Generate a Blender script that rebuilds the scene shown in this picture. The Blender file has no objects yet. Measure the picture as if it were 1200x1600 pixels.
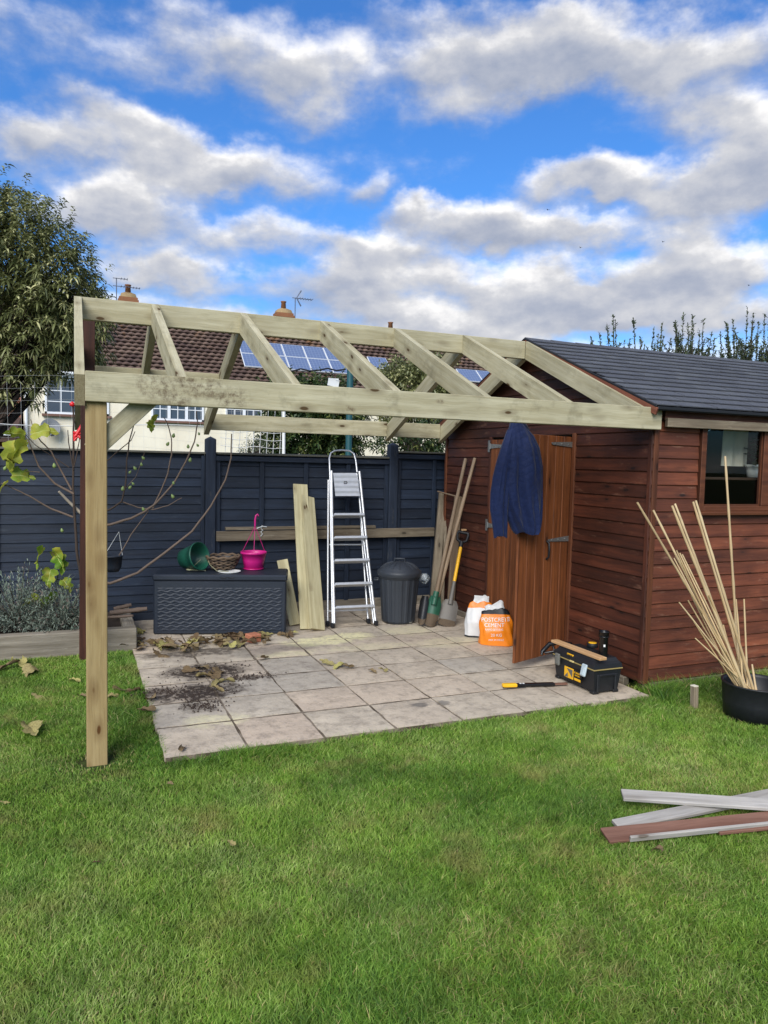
import bpy, math, random
import numpy as np
from mathutils import Vector, Matrix, noise as mnoise
from mathutils.bvhtree import BVHTree

random.seed(7); rng = np.random.default_rng(11)
sc = bpy.context.scene
COL = sc.collection

# ------------------------------------------------------------------ camera
CAM = np.array([-3.4742, -3.8969, 1.5787]); YAW, PIT, ROL = math.radians(22.818), math.radians(-3.857), math.radians(1.334)
FPX = 1148.69                                   # focal length in pixels of the 1200 x 1600 photograph
_f = np.array([math.sin(YAW)*math.cos(PIT), math.cos(YAW)*math.cos(PIT), math.sin(PIT)])
_r0 = np.array([math.cos(YAW), -math.sin(YAW), 0]); _u0 = np.cross(_r0, _f)
_r = math.cos(ROL)*_r0 + math.sin(ROL)*_u0; _u = -math.sin(ROL)*_r0 + math.cos(ROL)*_u0
cd = bpy.data.cameras.new('camera'); cam = bpy.data.objects.new('camera', cd); COL.objects.link(cam)
cam.matrix_world = Matrix(((_r[0], _u[0], -_f[0], CAM[0]), (_r[1], _u[1], -_f[1], CAM[1]), (_r[2], _u[2], -_f[2], CAM[2]), (0, 0, 0, 1)))
cd.sensor_fit = 'VERTICAL'; cd.sensor_height = 24.0; cd.lens = FPX/1600*24.0
cd.clip_start = 0.05; cd.clip_end = 2000
sc.camera = cam

# pixel of the photograph -> point on a known surface
def ray(p): return _f + _r*((p[0]-600)/FPX) - _u*((p[1]-800)/FPX)
def PL(p, q, n):
    d = ray(p); q = np.asarray(q, float); n = np.asarray(n, float)
    return Vector(CAM + d*((q-CAM)@n)/(d@n))
def PX(p, x): return PL(p, (x, 0, 0), (1, 0, 0))
def PY(p, y): return PL(p, (0, y, 0), (0, 1, 0))
def PZ(p, z=0.0): return PL(p, (0, 0, z), (0, 0, 1))

# ------------------------------------------------------------------ light, sky, exposure
SUN_EL, SUN_AZ = math.radians(36), math.radians(218)      # azimuth clockwise from +Y
SKY_STRENGTH = 0.1
sdir = Vector((math.sin(SUN_AZ)*math.cos(SUN_EL), math.cos(SUN_AZ)*math.cos(SUN_EL), math.sin(SUN_EL)))
sl = bpy.data.lights.new('sun', 'SUN'); sun = bpy.data.objects.new('sun', sl); COL.objects.link(sun)
sl.energy = 2.9; sl.angle = math.radians(40); sl.color = (1.0, 0.96, 0.9)
sun.rotation_euler = sdir.to_track_quat('Z', 'Y').to_euler(); sun.location = (0, 0, 30)
sc.view_settings.view_transform = 'Standard'; sc.view_settings.look = 'None'
sc.view_settings.exposure = 0.56; sc.view_settings.gamma = 1.0
sc.cycles.use_denoising = True
sc.cycles.max_bounces = 8; sc.cycles.diffuse_bounces = 3; sc.cycles.glossy_bounces = 3; sc.cycles.transparent_max_bounces = 8
sc.cycles.sample_clamp_indirect = 6
sc.render.film_transparent = False

class NT:
    """small helper round a node tree"""
    def __init__(s, tree): s.t = tree
    def n(s, typ, ins=None, **kw):
        nd = s.t.nodes.new(typ)
        for k, v in kw.items(): setattr(nd, k, v)
        for k, v in (ins or {}).items(): s.set(nd.inputs[k], v)
        return nd
    def set(s, sock, v):
        if isinstance(v, bpy.types.Node): v = v.outputs[0]
        if isinstance(v, bpy.types.NodeSocket): s.t.links.new(v, sock)
        else:
            if hasattr(sock.default_value, '__len__') and not hasattr(v, '__len__'): v = [v]*len(sock.default_value)
            if hasattr(v, '__len__') and len(v) == 3 and len(sock.default_value) == 4: v = tuple(v)+(1,)
            sock.default_value = v
    def m(s, op, a, b=None, c=None, clamp=False):
        nd = s.n('ShaderNodeMath', operation=op, use_clamp=clamp); s.set(nd.inputs[0], a)
        if b is not None: s.set(nd.inputs[1], b)
        if c is not None: s.set(nd.inputs[2], c)
        return nd.outputs[0]
    def v(s, op, a, b=None):
        nd = s.n('ShaderNodeVectorMath', operation=op); s.set(nd.inputs[0], a)
        if b is not None:
            if op == 'SCALE': s.set(nd.inputs[3], b)
            else: s.set(nd.inputs[1], b)
        return nd.outputs[1] if op in ('LENGTH', 'DISTANCE', 'DOT_PRODUCT') else nd.outputs[0]
    def rng(s, x, a, b, c=0.0, d=1.0, smooth=False):
        nd = s.n('ShaderNodeMapRange', {0: x, 1: a, 2: b, 3: c, 4: d})
        if smooth: nd.interpolation_type = 'SMOOTHSTEP'
        return nd.outputs[0]
    def mix(s, f, a, b, blend='MIX'):
        nd = s.n('ShaderNodeMix', data_type='RGBA', blend_type=blend)
        s.set(nd.inputs[0], f); s.set(nd.inputs[6], a); s.set(nd.inputs[7], b); return nd.outputs[2]
    def noise(s, vec, scale=5.0, detail=4.0, rough=0.55, out=0, **kw):
        nd = s.n('ShaderNodeTexNoise', {'Scale': scale, 'Detail': detail, 'Roughness': rough}, **kw)
        if vec is not None: s.set(nd.inputs['Vector'], vec)
        return nd.outputs[out]

# ---- world: Nishita sky with a broken layer of cloud, all in compass direction / elevation
w = bpy.data.worlds.new('World'); sc.world = w; w.use_nodes = True
w.cycles.sampling_method = 'MANUAL'; w.cycles.sample_map_resolution = 256
wt = w.node_tree; wt.nodes.clear(); W = NT(wt)
def azel(p):
    d = ray(p); d = d/np.linalg.norm(d); return math.atan2(d[0], d[1]), math.asin(d[2])
# (pixel x, pixel y, half width, half height in pixels, weight): the separate clouds of the layer
BLOBS = [(470, 110, 140, 68, .9), (740, 100, 130, 52, .9), (930, 85, 170, 60, 1.0), (1060, 140, 90, 70, .55), (1160, 215, 90, 70, .8), (720, 175, 90, 32, .45), (180, 180, 120, 32, .62), (40, 225, 80, 40, .7),
         (300, 255, 200, 52, 1.1), (180, 325, 160, 45, .9), (400, 365, 120, 36, .6), (260, 395, 120, 30, .6), (600, 390, 130, 42, 1.0), (640, 335, 70, 24, .7), (760, 350, 110, 38, .9), (920, 290, 130, 38, 1.0), (1130, 310, 140, 45, 1.1), (880, 370, 150, 32, .8), (1080, 375, 90, 26, .6),
         (1110, 420, 140, 42, 1.1), (820, 440, 180, 45, .9), (560, 450, 180, 45, .9), (270, 430, 150, 34, .8), (930, 470, 200, 36, .9), (700, 505, 300, 36, .9), (1100, 490, 200, 36, .8), (330, 490, 180, 30, .6), (575, 285, 50, 26, .5), (100, 60, 200, 60, .28), (300, 70, 100, 60, .36), (650, 30, 110, 30, .34), (1180, 70, 60, 50, .6), (860, 20, 150, 26, .36), (600, 560, 800, 40, .8), (100, 470, 160, 30, .5)]
tc = W.n('ShaderNodeTexCoord'); sx = W.n('ShaderNodeSeparateXYZ', {0: tc.outputs['Generated']})
az = W.m('ARCTAN2', sx.outputs[0], sx.outputs[1]); el = W.m('ARCSINE', sx.outputs[2])
av = W.n('ShaderNodeCombineXYZ', {0: az, 1: el, 2: 0.0}).outputs[0]
wn = W.v('SUBTRACT', W.noise(W.v('MULTIPLY', av, (1, 1.3, 1)), 8, 5, .58, out=1), (.5, .5, .5))
vec = W.v('ADD', av, W.v('MULTIPLY', wn, (.15, .10, 0)))
acc = 0.0; lacc = 0.0
for bx, by, rx, ry, amp in BLOBS:
    a, e = azel((bx, by)); wx = rx/FPX/math.cos(e); wy = ry/FPX
    q = W.v('MULTIPLY', W.v('SUBTRACT', vec, (a, e, 0)), (1/wx, 1/wy, 0)); f_ = W.rng(W.v('LENGTH', q), .05, 1.22, amp, 0, smooth=True)
    acc = W.m('ADD', f_, acc); lacc = W.m('MULTIPLY_ADD', W.v('DOT_PRODUCT', q, (.25, 1, 0)), f_, lacc)
fine = W.noise(W.v('MULTIPLY', av, (1, 1.7, 1)), 15, 6, .6); fine2 = W.noise(W.v('MULTIPLY', W.v('ADD', av, (.006, .014, 0)), (1, 1.7, 1)), 15, 6, .6)
big = W.noise(W.v('MULTIPLY', av, (1, 2.0, 1)), 4.2, 4, .55); big2 = W.noise(W.v('MULTIPLY', W.v('ADD', av, (.01, .04, 0)), (1, 2.0, 1)), 4.2, 4, .55)
ca, ce = azel((600, 250)); M_ = W.rng(W.v('LENGTH', W.v('MULTIPLY', W.v('SUBTRACT', av, (ca, ce, 0)), (1/.75, 1/.42, 0))), .8, 1.5, 1, 0, smooth=True)   # beyond these clouds the layer goes on as it is here
dens = W.m('ADD', W.m('MULTIPLY', acc, W.m('MULTIPLY_ADD', M_, .5, .5)), W.m('MULTIPLY', W.rng(big, .36, .66, 0, 1.1), W.m('SUBTRACT', 1.0, W.m('MULTIPLY', M_, .85))))
dens = W.m('MULTIPLY_ADD', W.m('SUBTRACT', fine, .5), .75, dens)
alpha = W.rng(dens, .06, .88, smooth=True)
lit = W.m('DIVIDE', lacc, W.m('MAXIMUM', acc, .25))
lit = W.m('ADD', W.m('MULTIPLY', lit, .5), W.m('MULTIPLY', W.m('SUBTRACT', fine, fine2), .8))
lit = W.m('ADD', lit, W.m('MULTIPLY', W.m('SUBTRACT', big, big2), 1.2))
lit = W.m('SUBTRACT', W.m('ADD', lit, .62), W.m('MULTIPLY', W.rng(dens, .7, 1.7), .22))
ccol = W.n('ShaderNodeValToRGB', {0: lit}); cr = ccol.color_ramp
cr.elements[0].position = 0.05; cr.elements[0].color = (.29, .345, .48, 1)
cr.elements[1].position = 1.0; cr.elements[1].color = (1.08, 1.06, 1.04, 1)
e_ = cr.elements.new(.38); e_.color = (.44, .475, .57, 1)
e_ = cr.elements.new(.68); e_.color = (.64, .65, .69, 1)
sky = W.n('ShaderNodeTexSky', sky_type='NISHITA', sun_disc=False, sun_elevation=SUN_EL, sun_rotation=SUN_AZ, air_density=1.2, dust_density=.4, ozone_density=3.0)
skyc = W.mix(1.0, sky.outputs[0], (.36, .74, 1.22), 'MULTIPLY')
cloud = W.v('SCALE', ccol.outputs[0], 0.72/SKY_STRENGTH)
col = W.mix(alpha, skyc, cloud)
# below the horizon: the dull green brown of the land
col = W.mix(W.rng(el, -.06, -.01), (.6, .62, .5), col)
bg = W.n('ShaderNodeBackground', {0: col, 1: SKY_STRENGTH}); wo = W.n('ShaderNodeOutputWorld', {0: bg.outputs[0]})

# ------------------------------------------------------------------ object helpers
WM = {}                                           # world matrix of every object
def link(o, parent=None, M=None):
    COL.objects.link(o); M = M or Matrix.Identity(4); WM[o.name] = M
    if parent is not None:
        o.parent = parent; o.matrix_basis = WM[parent.name].inverted() @ M
    else: o.matrix_basis = M
    return o
def tag(o, label=None, cat=None, group=None, kind=None):
    if label: o['label'] = label
    if cat: o['category'] = cat
    if group: o['group'] = group
    if kind: o['kind'] = kind
    return o
def thing(name, label, cat, loc=(0, 0, 0), group=None, rz=0.0):
    o = bpy.data.objects.new(name, None); o.empty_display_size = .1
    link(o, None, Matrix.Translation(Vector(loc)) @ Matrix.Rotation(rz, 4, 'Z')); return tag(o, label, cat, group)
def mesh_obj(name, me, mat=None, parent=None, M=None):
    o = bpy.data.objects.new(name, me)
    if mat is not None and not me.materials: me.materials.append(mat)
    return link(o, parent, M)

def np_mesh(name, V, F, smooth=False, attr=None):
    """vertices (n,3), faces (m,k) of one size, optional float per vertex"""
    V = np.asarray(V, np.float32); F = np.asarray(F, np.int32); me = bpy.data.meshes.new(name)
    m, k = F.shape
    me.vertices.add(len(V)); me.vertices.foreach_set('co', V.ravel())
    me.loops.add(m*k); me.loops.foreach_set('vertex_index', F.ravel())
    me.polygons.add(m); me.polygons.foreach_set('loop_start', np.arange(0, m*k, k, dtype=np.int32))
    if smooth: me.polygons.foreach_set('use_smooth', np.ones(m, bool))
    if attr is not None:
        a = me.attributes.new('rnd', 'FLOAT', 'POINT'); a.data.foreach_set('value', np.asarray(attr, np.float32))
    me.update(calc_edges=True); return me

class MB:
    """collects shapes (world coordinates) into one mesh"""
    def __init__(s): s.v = []; s.f = []; s.sm = []
    def add(s, vs, fs, smooth=False):
        o = len(s.v); s.v += [Vector(x) for x in vs]; s.f += [tuple(i+o for i in f) for f in fs]; s.sm += [smooth]*len(fs); return s
    def box(s, c, size, M=None, ch=0.0):
        vs, fs = cbox_data(*size, ch); c = Vector(c)
        vs = [(M @ Vector(v) if M else Vector(v)) + c for v in vs]; return s.add(vs, fs)
    def tube(s, pts, rad, n=8, caps=True, smooth=True):
        pts = [Vector(p) for p in pts]
        if not hasattr(rad, '__len__'): rad = [rad]*len(pts)
        vs = []; fs = []; up = None
        for i, p in enumerate(pts):
            t = (pts[min(i+1, len(pts)-1)]-pts[max(i-1, 0)]).normalized()
            if up is None: up = t.orthogonal().normalized()
            up = (up - t*up.dot(t)); up = up.normalized() if up.length > 1e-5 else t.orthogonal().normalized()
            b = t.cross(up)
            for k in range(n):
                a = 2*math.pi*k/n; vs.append(p + (up*math.cos(a)+b*math.sin(a))*rad[i])
        for i in range(len(pts)-1):
            for k in range(n): fs.append((i*n+k, i*n+(k+1) % n, (i+1)*n+(k+1) % n, (i+1)*n+k))
        s.add(vs, fs, smooth)
        if caps:
            s.add(vs[:n], [tuple(range(n))[::-1]]); s.add(vs[-n:], [tuple(range(n))])
        return s
    def lathe(s, prof, n=32, M=None, smooth=True, ripple=None):
        vs = []; fs = []
        for (r, z) in prof:
            for k in range(n):
                a = 2*math.pi*k/n; rr = r*(1+(ripple(k, z) if ripple else 0)); vs.append(Vector((rr*math.cos(a), rr*math.sin(a), z)))
        if M: vs = [M @ v for v in vs]
        for i in range(len(prof)-1):
            for k in range(n): fs.append((i*n+k, i*n+(k+1) % n, (i+1)*n+(k+1) % n, (i+1)*n+k))
        return s.add(vs, fs, smooth)
    def loft(s, rings, smooth=True, caps=True, closed=True):
        n = len(rings[0]); vs = [v for r in rings for v in r]; fs = []
        for i in range(len(rings)-1):
            for k in range(n if closed else n-1): fs.append((i*n+k, i*n+(k+1) % n, (i+1)*n+(k+1) % n, (i+1)*n+k))
        s.add(vs, fs, smooth)
        if caps and closed: s.add(rings[0], [tuple(range(n))[::-1]]); s.add(rings[-1], [tuple(range(n))])
        return s
    def prism(s, outline, axis):
        """outline: points of a polygon, axis: extrusion vector"""
        n = len(outline); a = [Vector(p) for p in outline]; ax = Vector(axis); b = [p+ax for p in a]
        s.add(a+b, [tuple(range(n))[::-1], tuple(range(n, 2*n))]+[(i, (i+1) % n, n+(i+1) % n, n+i) for i in range(n)]); return s
    def mesh(s, name, Minv=None):
        me = bpy.data.meshes.new(name); vs = [Minv @ v for v in s.v] if Minv else s.v
        me.from_pydata([tuple(v) for v in vs], [], s.f); me.polygons.foreach_set('use_smooth', s.sm); me.update(); return me
    def build(s, name, mat, parent=None, M=None):
        M = M or (WM[parent.name] if parent is not None else Matrix.Identity(4))
        me = s.mesh(name, M.inverted()); me.materials.append(mat)
        return link(bpy.data.objects.new(name, me), parent, M)

def cbox_data(lx, ly, lz, ch=0.0):
    x, y, z = lx/2, ly/2, lz/2
    if ch <= 0:
        v = [(-x, -y, -z), (x, -y, -z), (x, y, -z), (-x, y, -z), (-x, -y, z), (x, -y, z), (x, y, z), (-x, y, z)]
        return v, [(3, 2, 1, 0), (4, 5, 6, 7), (0, 1, 5, 4), (1, 2, 6, 5), (2, 3, 7, 6), (3, 0, 4, 7)]
    vs = []; idx = {}
    for sx_ in (-1, 1):
        for sy_ in (-1, 1):
            for sz_ in (-1, 1):
                for ax in range(3):
                    p = [sx_*(x-ch), sy_*(y-ch), sz_*(z-ch)]; p[ax] = (sx_*x, sy_*y, sz_*z)[ax]
                    idx[(sx_, sy_, sz_, ax)] = len(vs); vs.append(tuple(p))
    fs = []
    for ax in range(3):
        o1, o2 = [(1, 2), (2, 0), (0, 1)][ax]
        for sg in (-1, 1):
            q = []
            for a, b in ((-1, -1), (1, -1), (1, 1), (-1, 1)):
                s_ = [0, 0, 0]; s_[ax] = sg; s_[o1] = a; s_[o2] = b; q.append(idx[(*s_, ax)])
            fs.append(tuple(q) if sg > 0 else tuple(q[::-1]))
        for a in (-1, 1):
            for b in (-1, 1):
                s0 = [0, 0, 0]; s0[o1] = a; s0[o2] = b; s0[ax] = -1; s1 = list(s0); s1[ax] = 1
                q = [idx[(*s0, o1)], idx[(*s1, o1)], idx[(*s1, o2)], idx[(*s0, o2)]]
                fs.append(tuple(q) if a*b < 0 else tuple(q[::-1]))
    for a in (-1, 1):
        for b in (-1, 1):
            for c in (-1, 1):
                q = [idx[(a, b, c, 0)], idx[(a, b, c, 1)], idx[(a, b, c, 2)]]
                fs.append(tuple(q) if a*b*c > 0 else tuple(q[::-1]))
    return vs, fs
_boxes = {}
def box_mesh(lx, ly, lz, ch, mat):
    key = (round(lx, 4), round(ly, 4), round(lz, 4), ch, mat.name)
    if key not in _boxes:
        me = bpy.data.meshes.new('board'); me.from_pydata(*[cbox_data(lx, ly, lz, ch)[0], [], cbox_data(lx, ly, lz, ch)[1]]); me.materials.append(mat); me.update(); _boxes[key] = me
    return _boxes[key]
def frame(p0, p1, wdir):
    p0, p1 = Vector(p0), Vector(p1); X = (p1-p0).normalized(); Y = Vector(wdir); Y = (Y-X*Y.dot(X)).normalized(); Z = X.cross(Y)
    c = (p0+p1)/2
    return Matrix(((X[0], Y[0], Z[0], c[0]), (X[1], Y[1], Z[1], c[1]), (X[2], Y[2], Z[2], c[2]), (0, 0, 0, 1))), (p1-p0).length
def board(name, parent, p0, p1, wdir, wd, th, mat, ch=.003):
    """a board from p0 to p1; local X runs along its length, Y across its width"""
    M, L = frame(p0, p1, wdir); return mesh_obj(name, box_mesh(L, wd, th, ch, mat), mat, parent, M)
def rod(name, parent, p0, p1, r0, r1, mat, n=10, knots=0):
    M, L = frame(p0, p1, (Vector(p1)-Vector(p0)).orthogonal()); m = MB()
    pts = []; rad = []; K = 2 if not knots else knots*4
    for i in range(K+1):
        t = i/K; pts.append((-L/2+L*t, 0, 0)); r = r0+(r1-r0)*t
        if knots: r *= (1.22 if i % 4 == 2 else 1.0)
        rad.append(r)
    m.tube(pts, rad, n); me = m.mesh(name); me.materials.append(mat); return mesh_obj(name, me, mat, parent, M)
def text_obj(txt, size, mat, parent, M, name='lettering', bvh=None, wdir=None):
    cu = bpy.data.curves.new('t', 'FONT'); cu.body = txt; cu.size = size; cu.align_x = 'CENTER'; cu.align_y = 'CENTER'; cu.extrude = 0.0008
    to = bpy.data.objects.new('t', cu); COL.objects.link(to); bpy.context.view_layer.update()
    me = bpy.data.meshes.new_from_object(to.evaluated_get(bpy.context.evaluated_depsgraph_get())); bpy.data.objects.remove(to); bpy.data.curves.remove(cu)
    if bvh is not None:                           # lay the letters onto a bulging surface
        Mi = M.inverted()
        for v in me.vertices:
            p = M @ v.co; n = (M.to_3x3() @ Vector((0, 0, 1))).normalized(); h = bvh.ray_cast(p+n*.4, -n)
            if h[0] is not None: v.co = Mi @ (h[0]+n*(.0025+v.co.z))
    me.materials.clear(); me.materials.append(mat); return mesh_obj(name, me, mat, parent, M)

# ------------------------------------------------------------------ materials
def sr(r, g_, b): return tuple((c/255/12.92 if c/255 <= .04045 else ((c/255+.055)/1.055)**2.4) for c in (r, g_, b))
def new_mat(name, rough=.7, spec=.5):
    m = bpy.data.materials.new(name); m.use_nodes = True; t = m.node_tree; t.nodes.clear(); n = NT(t)
    b = n.n('ShaderNodeBsdfPrincipled', {'Roughness': rough, 'Specular IOR Level': spec}); n.n('ShaderNodeOutputMaterial', {0: b.outputs[0]})
    return m, n, b
def bump(n, b, h, strength=.3, dist=.01):
    n.set(b.inputs['Normal'], n.n('ShaderNodeBump', {'Strength': strength, 'Distance': dist, 'Height': h}).outputs[0])
def plain(name, colr, rough=.6, spec=.5, var=.12, scale=30, metal=0, bmp=.1):
    m, n, b = new_mat(name, rough, spec); tc_ = n.n('ShaderNodeTexCoord').outputs['Object']
    ns = n.noise(tc_, scale, 5, .6); ns2 = n.noise(tc_, scale*.18, 3, .5)
    f = n.m('MULTIPLY_ADD', n.m('ADD', ns, ns2), var*2, 1-var*2)
    n.set(b.inputs['Base Color'], n.v('SCALE', colr, f)); b.inputs['Metallic'].default_value = metal
    n.set(b.inputs['Roughness'], n.m('MULTIPLY_ADD', ns, .25, rough-.12, clamp=True))
    if bmp: bump(n, b, ns, bmp, .004)
    return m
def wood(name, base, dark, rough=.75, grain=1.0, knots=.35, knotcol=None, endcol=None, var=.22, worn=None, wornamt=0.0, bmp=.25, spec=.3, dirt=0.0):
    m, n, b = new_mat(name, rough, spec); t = n.n('ShaderNodeTexCoord'); oi = n.n('ShaderNodeObjectInfo').outputs['Random']
    off = n.n('ShaderNodeCombineXYZ', {0: n.m('MULTIPLY', oi, 91.7), 1: n.m('MULTIPLY', oi, 37.1), 2: n.m('MULTIPLY', oi, 53.3)}).outputs[0]
    P = n.v('ADD', t.outputs['Object'], off)
    P = n.v('ADD', P, n.v('SCALE', n.v('SUBTRACT', n.noise(P, 3.0, 2, .5, out=1), (.5, .5, .5)), .03))
    g1 = n.noise(n.v('MULTIPLY', P, (1.0*grain, 17*grain, 17*grain)), 1.6, 5, .6)
    g2 = n.noise(n.v('MULTIPLY', P, (4*grain, 95*grain, 95*grain)), 1.6, 3, .6)
    g3 = n.noise(P, 2.4, 3, .5)
    c = n.mix(n.rng(g1, .33, .68), base, dark)
    c = n.mix(n.m('MULTIPLY', n.rng(g2, .5, .75), .45), c, n.v('SCALE', dark, .7))
    c = n.v('SCALE', c, n.rng(g3, .25, .75, 1-var, 1+var*.6))
    c = n.v('SCALE', c, n.rng(oi, 0, 1, 1-var*.9, 1+var*.5))
    if knots > 0:
        vo = n.n('ShaderNodeTexVoronoi', {'Vector': n.v('MULTIPLY', P, (4.6, 12, 12)), 'Scale': 1.0}); d = vo.outputs['Distance']
        has = n.m('LESS_THAN', n.n('ShaderNodeSeparateXYZ', {0: vo.outputs['Color']}).outputs[0], knots)
        kc = knotcol or tuple(x*.35 for x in dark)
        c = n.mix(n.m('MULTIPLY', n.m('MULTIPLY', n.rng(d, .10, .15, 1, 0), has), .95), c, kc)
        c = n.mix(n.m('MULTIPLY', n.m('MULTIPLY', n.rng(d, .16, .42, 1, 0), has), .38), c, kc)
    if dirt:
        dn = n.noise(P, 4.5, 7, .7); c = n.mix(n.m('MULTIPLY', n.rng(dn, .55, .72), dirt), c, tuple(x*.25 for x in dark))
    if worn is not None:
        wn = n.noise(n.v('MULTIPLY', P, (3.5, 14, 14)), 1.4, 8, .68); c = n.mix(n.m('MULTIPLY', n.rng(wn, .58, .70), wornamt), c, worn)
    nx = n.m('ABSOLUTE', n.n('ShaderNodeSeparateXYZ', {0: t.outputs['Normal']}).outputs[0])
    c = n.mix(n.rng(nx, .75, .9), c, n.mix(g2, endcol or tuple(x*.5 for x in dark), tuple(x*.8 for x in dark)))
    n.set(b.inputs['Base Color'], c); n.set(b.inputs['Roughness'], n.m('MULTIPLY_ADD', g2, .25, rough-.12, clamp=True))
    bump(n, b, n.m('ADD', g2, n.m('MULTIPLY', g1, .6)), bmp, .004); return m
def leafmat(name, c1, c2, rough=.5, trans=.25, edge=None, spec=.4):
    m, n, b = new_mat(name, rough, spec); a = n.n('ShaderNodeAttribute', attribute_name='rnd').outputs['Fac']
    P = n.n('ShaderNodeNewGeometry').outputs['Position']; ns = n.noise(P, 2.2, 3, .5)
    f = n.m('ADD', n.m('MULTIPLY', a, .75), n.m('MULTIPLY', n.m('SUBTRACT', ns, .5), 1.1), clamp=True)
    c = n.mix(f, c1, c2)
    if edge is not None: c = n.mix(n.rng(a, .66, .82), c, edge)
    n.set(b.inputs['Base Color'], c)
    tb = n.n('ShaderNodeBsdfTranslucent', {0: c}); mx = n.n('ShaderNodeMixShader', {0: trans, 1: b.outputs[0], 2: tb.outputs[0]})
    out = [x for x in n.t.nodes if x.type == 'OUTPUT_MATERIAL'][0]; n.set(out.inputs[0], mx.outputs[0]); return m

M_TIMBER = wood('treated_timber', sr(186, 180, 152), sr(158, 150, 120), knots=.5, knotcol=sr(74, 56, 34), endcol=sr(84, 72, 44), rough=.85, var=.14, dirt=.4, spec=.15)
M_BEAM = wood('stained_front_beam', sr(186, 180, 152), sr(158, 150, 120), knots=.46, knotcol=sr(74, 56, 34), endcol=sr(84, 72, 44), rough=.85, var=.14, dirt=.5, spec=.15)
M_TIMBER2 = wood('pale_new_timber', sr(198, 190, 152), sr(168, 156, 118), knots=.26, knotcol=sr(84, 62, 36), endcol=sr(150, 132, 84), rough=.8, var=.1)
M_POST = wood('post_timber', sr(168, 148, 106), sr(144, 122, 82), knots=.8, knotcol=sr(84, 54, 26), rough=.8, var=.12, grain=.8, spec=.15)
M_DARKPOST = wood('dark_stained_post', sr(74, 42, 30), sr(48, 25, 18), knots=.2, rough=.6, var=.2)
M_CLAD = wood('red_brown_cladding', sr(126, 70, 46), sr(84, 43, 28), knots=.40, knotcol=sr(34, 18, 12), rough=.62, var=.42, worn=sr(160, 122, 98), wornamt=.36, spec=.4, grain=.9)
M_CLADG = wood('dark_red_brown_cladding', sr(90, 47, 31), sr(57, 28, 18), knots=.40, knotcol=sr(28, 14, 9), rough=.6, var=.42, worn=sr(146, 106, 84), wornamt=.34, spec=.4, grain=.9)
M_DOOR = wood('orange_brown_door', sr(144, 84, 44), sr(96, 52, 26), knots=.25, knotcol=sr(52, 26, 14), rough=.6, var=.2, spec=.4)
M_TRIM = wood('shed_trim', sr(108, 64, 40), sr(76, 42, 26), knots=.2, rough=.6, var=.2)
M_WEATH = wood('weathered_plank', sr(142, 130, 110), sr(104, 92, 76), knots=.3, rough=.85, var=.25, worn=sr(170, 160, 140), wornamt=.5)
M_GREY = wood('silver_grey_plank', sr(178, 174, 168), sr(142, 137, 130), knots=.3, knotcol=sr(100, 90, 80), rough=.85, var=.15)
M_SLEEPER = wood('grey_sleeper', sr(150, 142, 128), sr(108, 100, 86), knots=.3, rough=.9, var=.25, worn=sr(180, 174, 160), wornamt=.4, bmp=.5)
M_BROWNBOARD = wood('brown_tongue_board', sr(140, 104, 88), sr(110, 76, 62), knots=.2, rough=.75, var=.2)
M_FENCE = wood('charcoal_blue_fence', sr(36, 48, 66), sr(24, 33, 48), knots=.3, knotcol=sr(28, 36, 50), endcol=sr(40, 48, 60), rough=.6, var=.3, worn=sr(84, 92, 102), wornamt=.22, spec=.4)
M_FPOST = wood('fence_post', sr(46, 56, 72), sr(32, 40, 54), knots=.2, endcol=sr(50, 56, 66), rough=.7, var=.25, worn=sr(110, 108, 100), wornamt=.3)
M_CAP = wood('fence_capping', sr(120, 118, 106), sr(86, 86, 80), knots=.1, rough=.8, var=.2)
M_HANDLE = wood('tool_handle', sr(156, 136, 112), sr(118, 98, 78), knots=.1, endcol=sr(190, 165, 130), rough=.65, var=.2)
M_CANE = wood('bamboo_cane', sr(216, 194, 152), sr(180, 150, 104), knots=0, rough=.45, var=.25, grain=.5, worn=sr(120, 90, 60), wornamt=.5, spec=.5)
M_BLOCKWOOD = wood('offcut', sr(206, 170, 128), sr(178, 138, 96), knots=.1, rough=.7, var=.1, endcol=sr(190, 150, 100))
M_BACK = plain('wall_lining', sr(40, 24, 18), .8)
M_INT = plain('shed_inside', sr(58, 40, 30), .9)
M_STEEL = plain('galvanised_steel', sr(150, 152, 150), .45, metal=.7, var=.2)
M_DSTEEL = plain('worn_spade_steel', sr(112, 108, 102), .6, metal=.3, var=.25, scale=14)
M_ALU = plain('aluminium', sr(206, 208, 210), .38, metal=.55, var=.08)
M_BLACK = plain('black_plastic', sr(24, 26, 30), .5, var=.2)
M_BLACKGLOSS = plain('black_gloss', sr(16, 17, 20), .3, var=.1)
M_NAVYBOX = plain('slate_blue_plastic', sr(30, 38, 50), .5, var=.15, scale=12)
M_BIN = plain('charcoal_plastic', sr(48, 53, 60), .5, var=.15, scale=10)
M_PINK = plain('pink_plastic', sr(196, 28, 122), .4, var=.08)
M_GREENPOT = plain('green_plastic', sr(24, 84, 66), .4, var=.1)
M_YELLOW = plain('yellow_plastic', sr(236, 178, 32), .45, var=.12)
M_ORANGE = plain('orange_bag', sr(238, 132, 24), .38, var=.1, scale=20)
M_WHITEBAG = plain('white_bag', sr(212, 212, 210), .4, var=.12, scale=16)
M_WHITE = plain('white_paint', sr(226, 228, 226), .45, var=.04)
M_GREENPAINT = plain('green_paint', sr(34, 84, 64), .5, var=.25, scale=22)
M_MUD = plain('mud', sr(92, 78, 62), .95, var=.35, scale=60, bmp=.6)
M_RED = plain('red_plastic', sr(206, 32, 38), .4, var=.08)
M_TEAL = plain('teal_pole', sr(28, 78, 84), .5)
M_CORD = plain('pale_cord', sr(206, 208, 206), .7)
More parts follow.
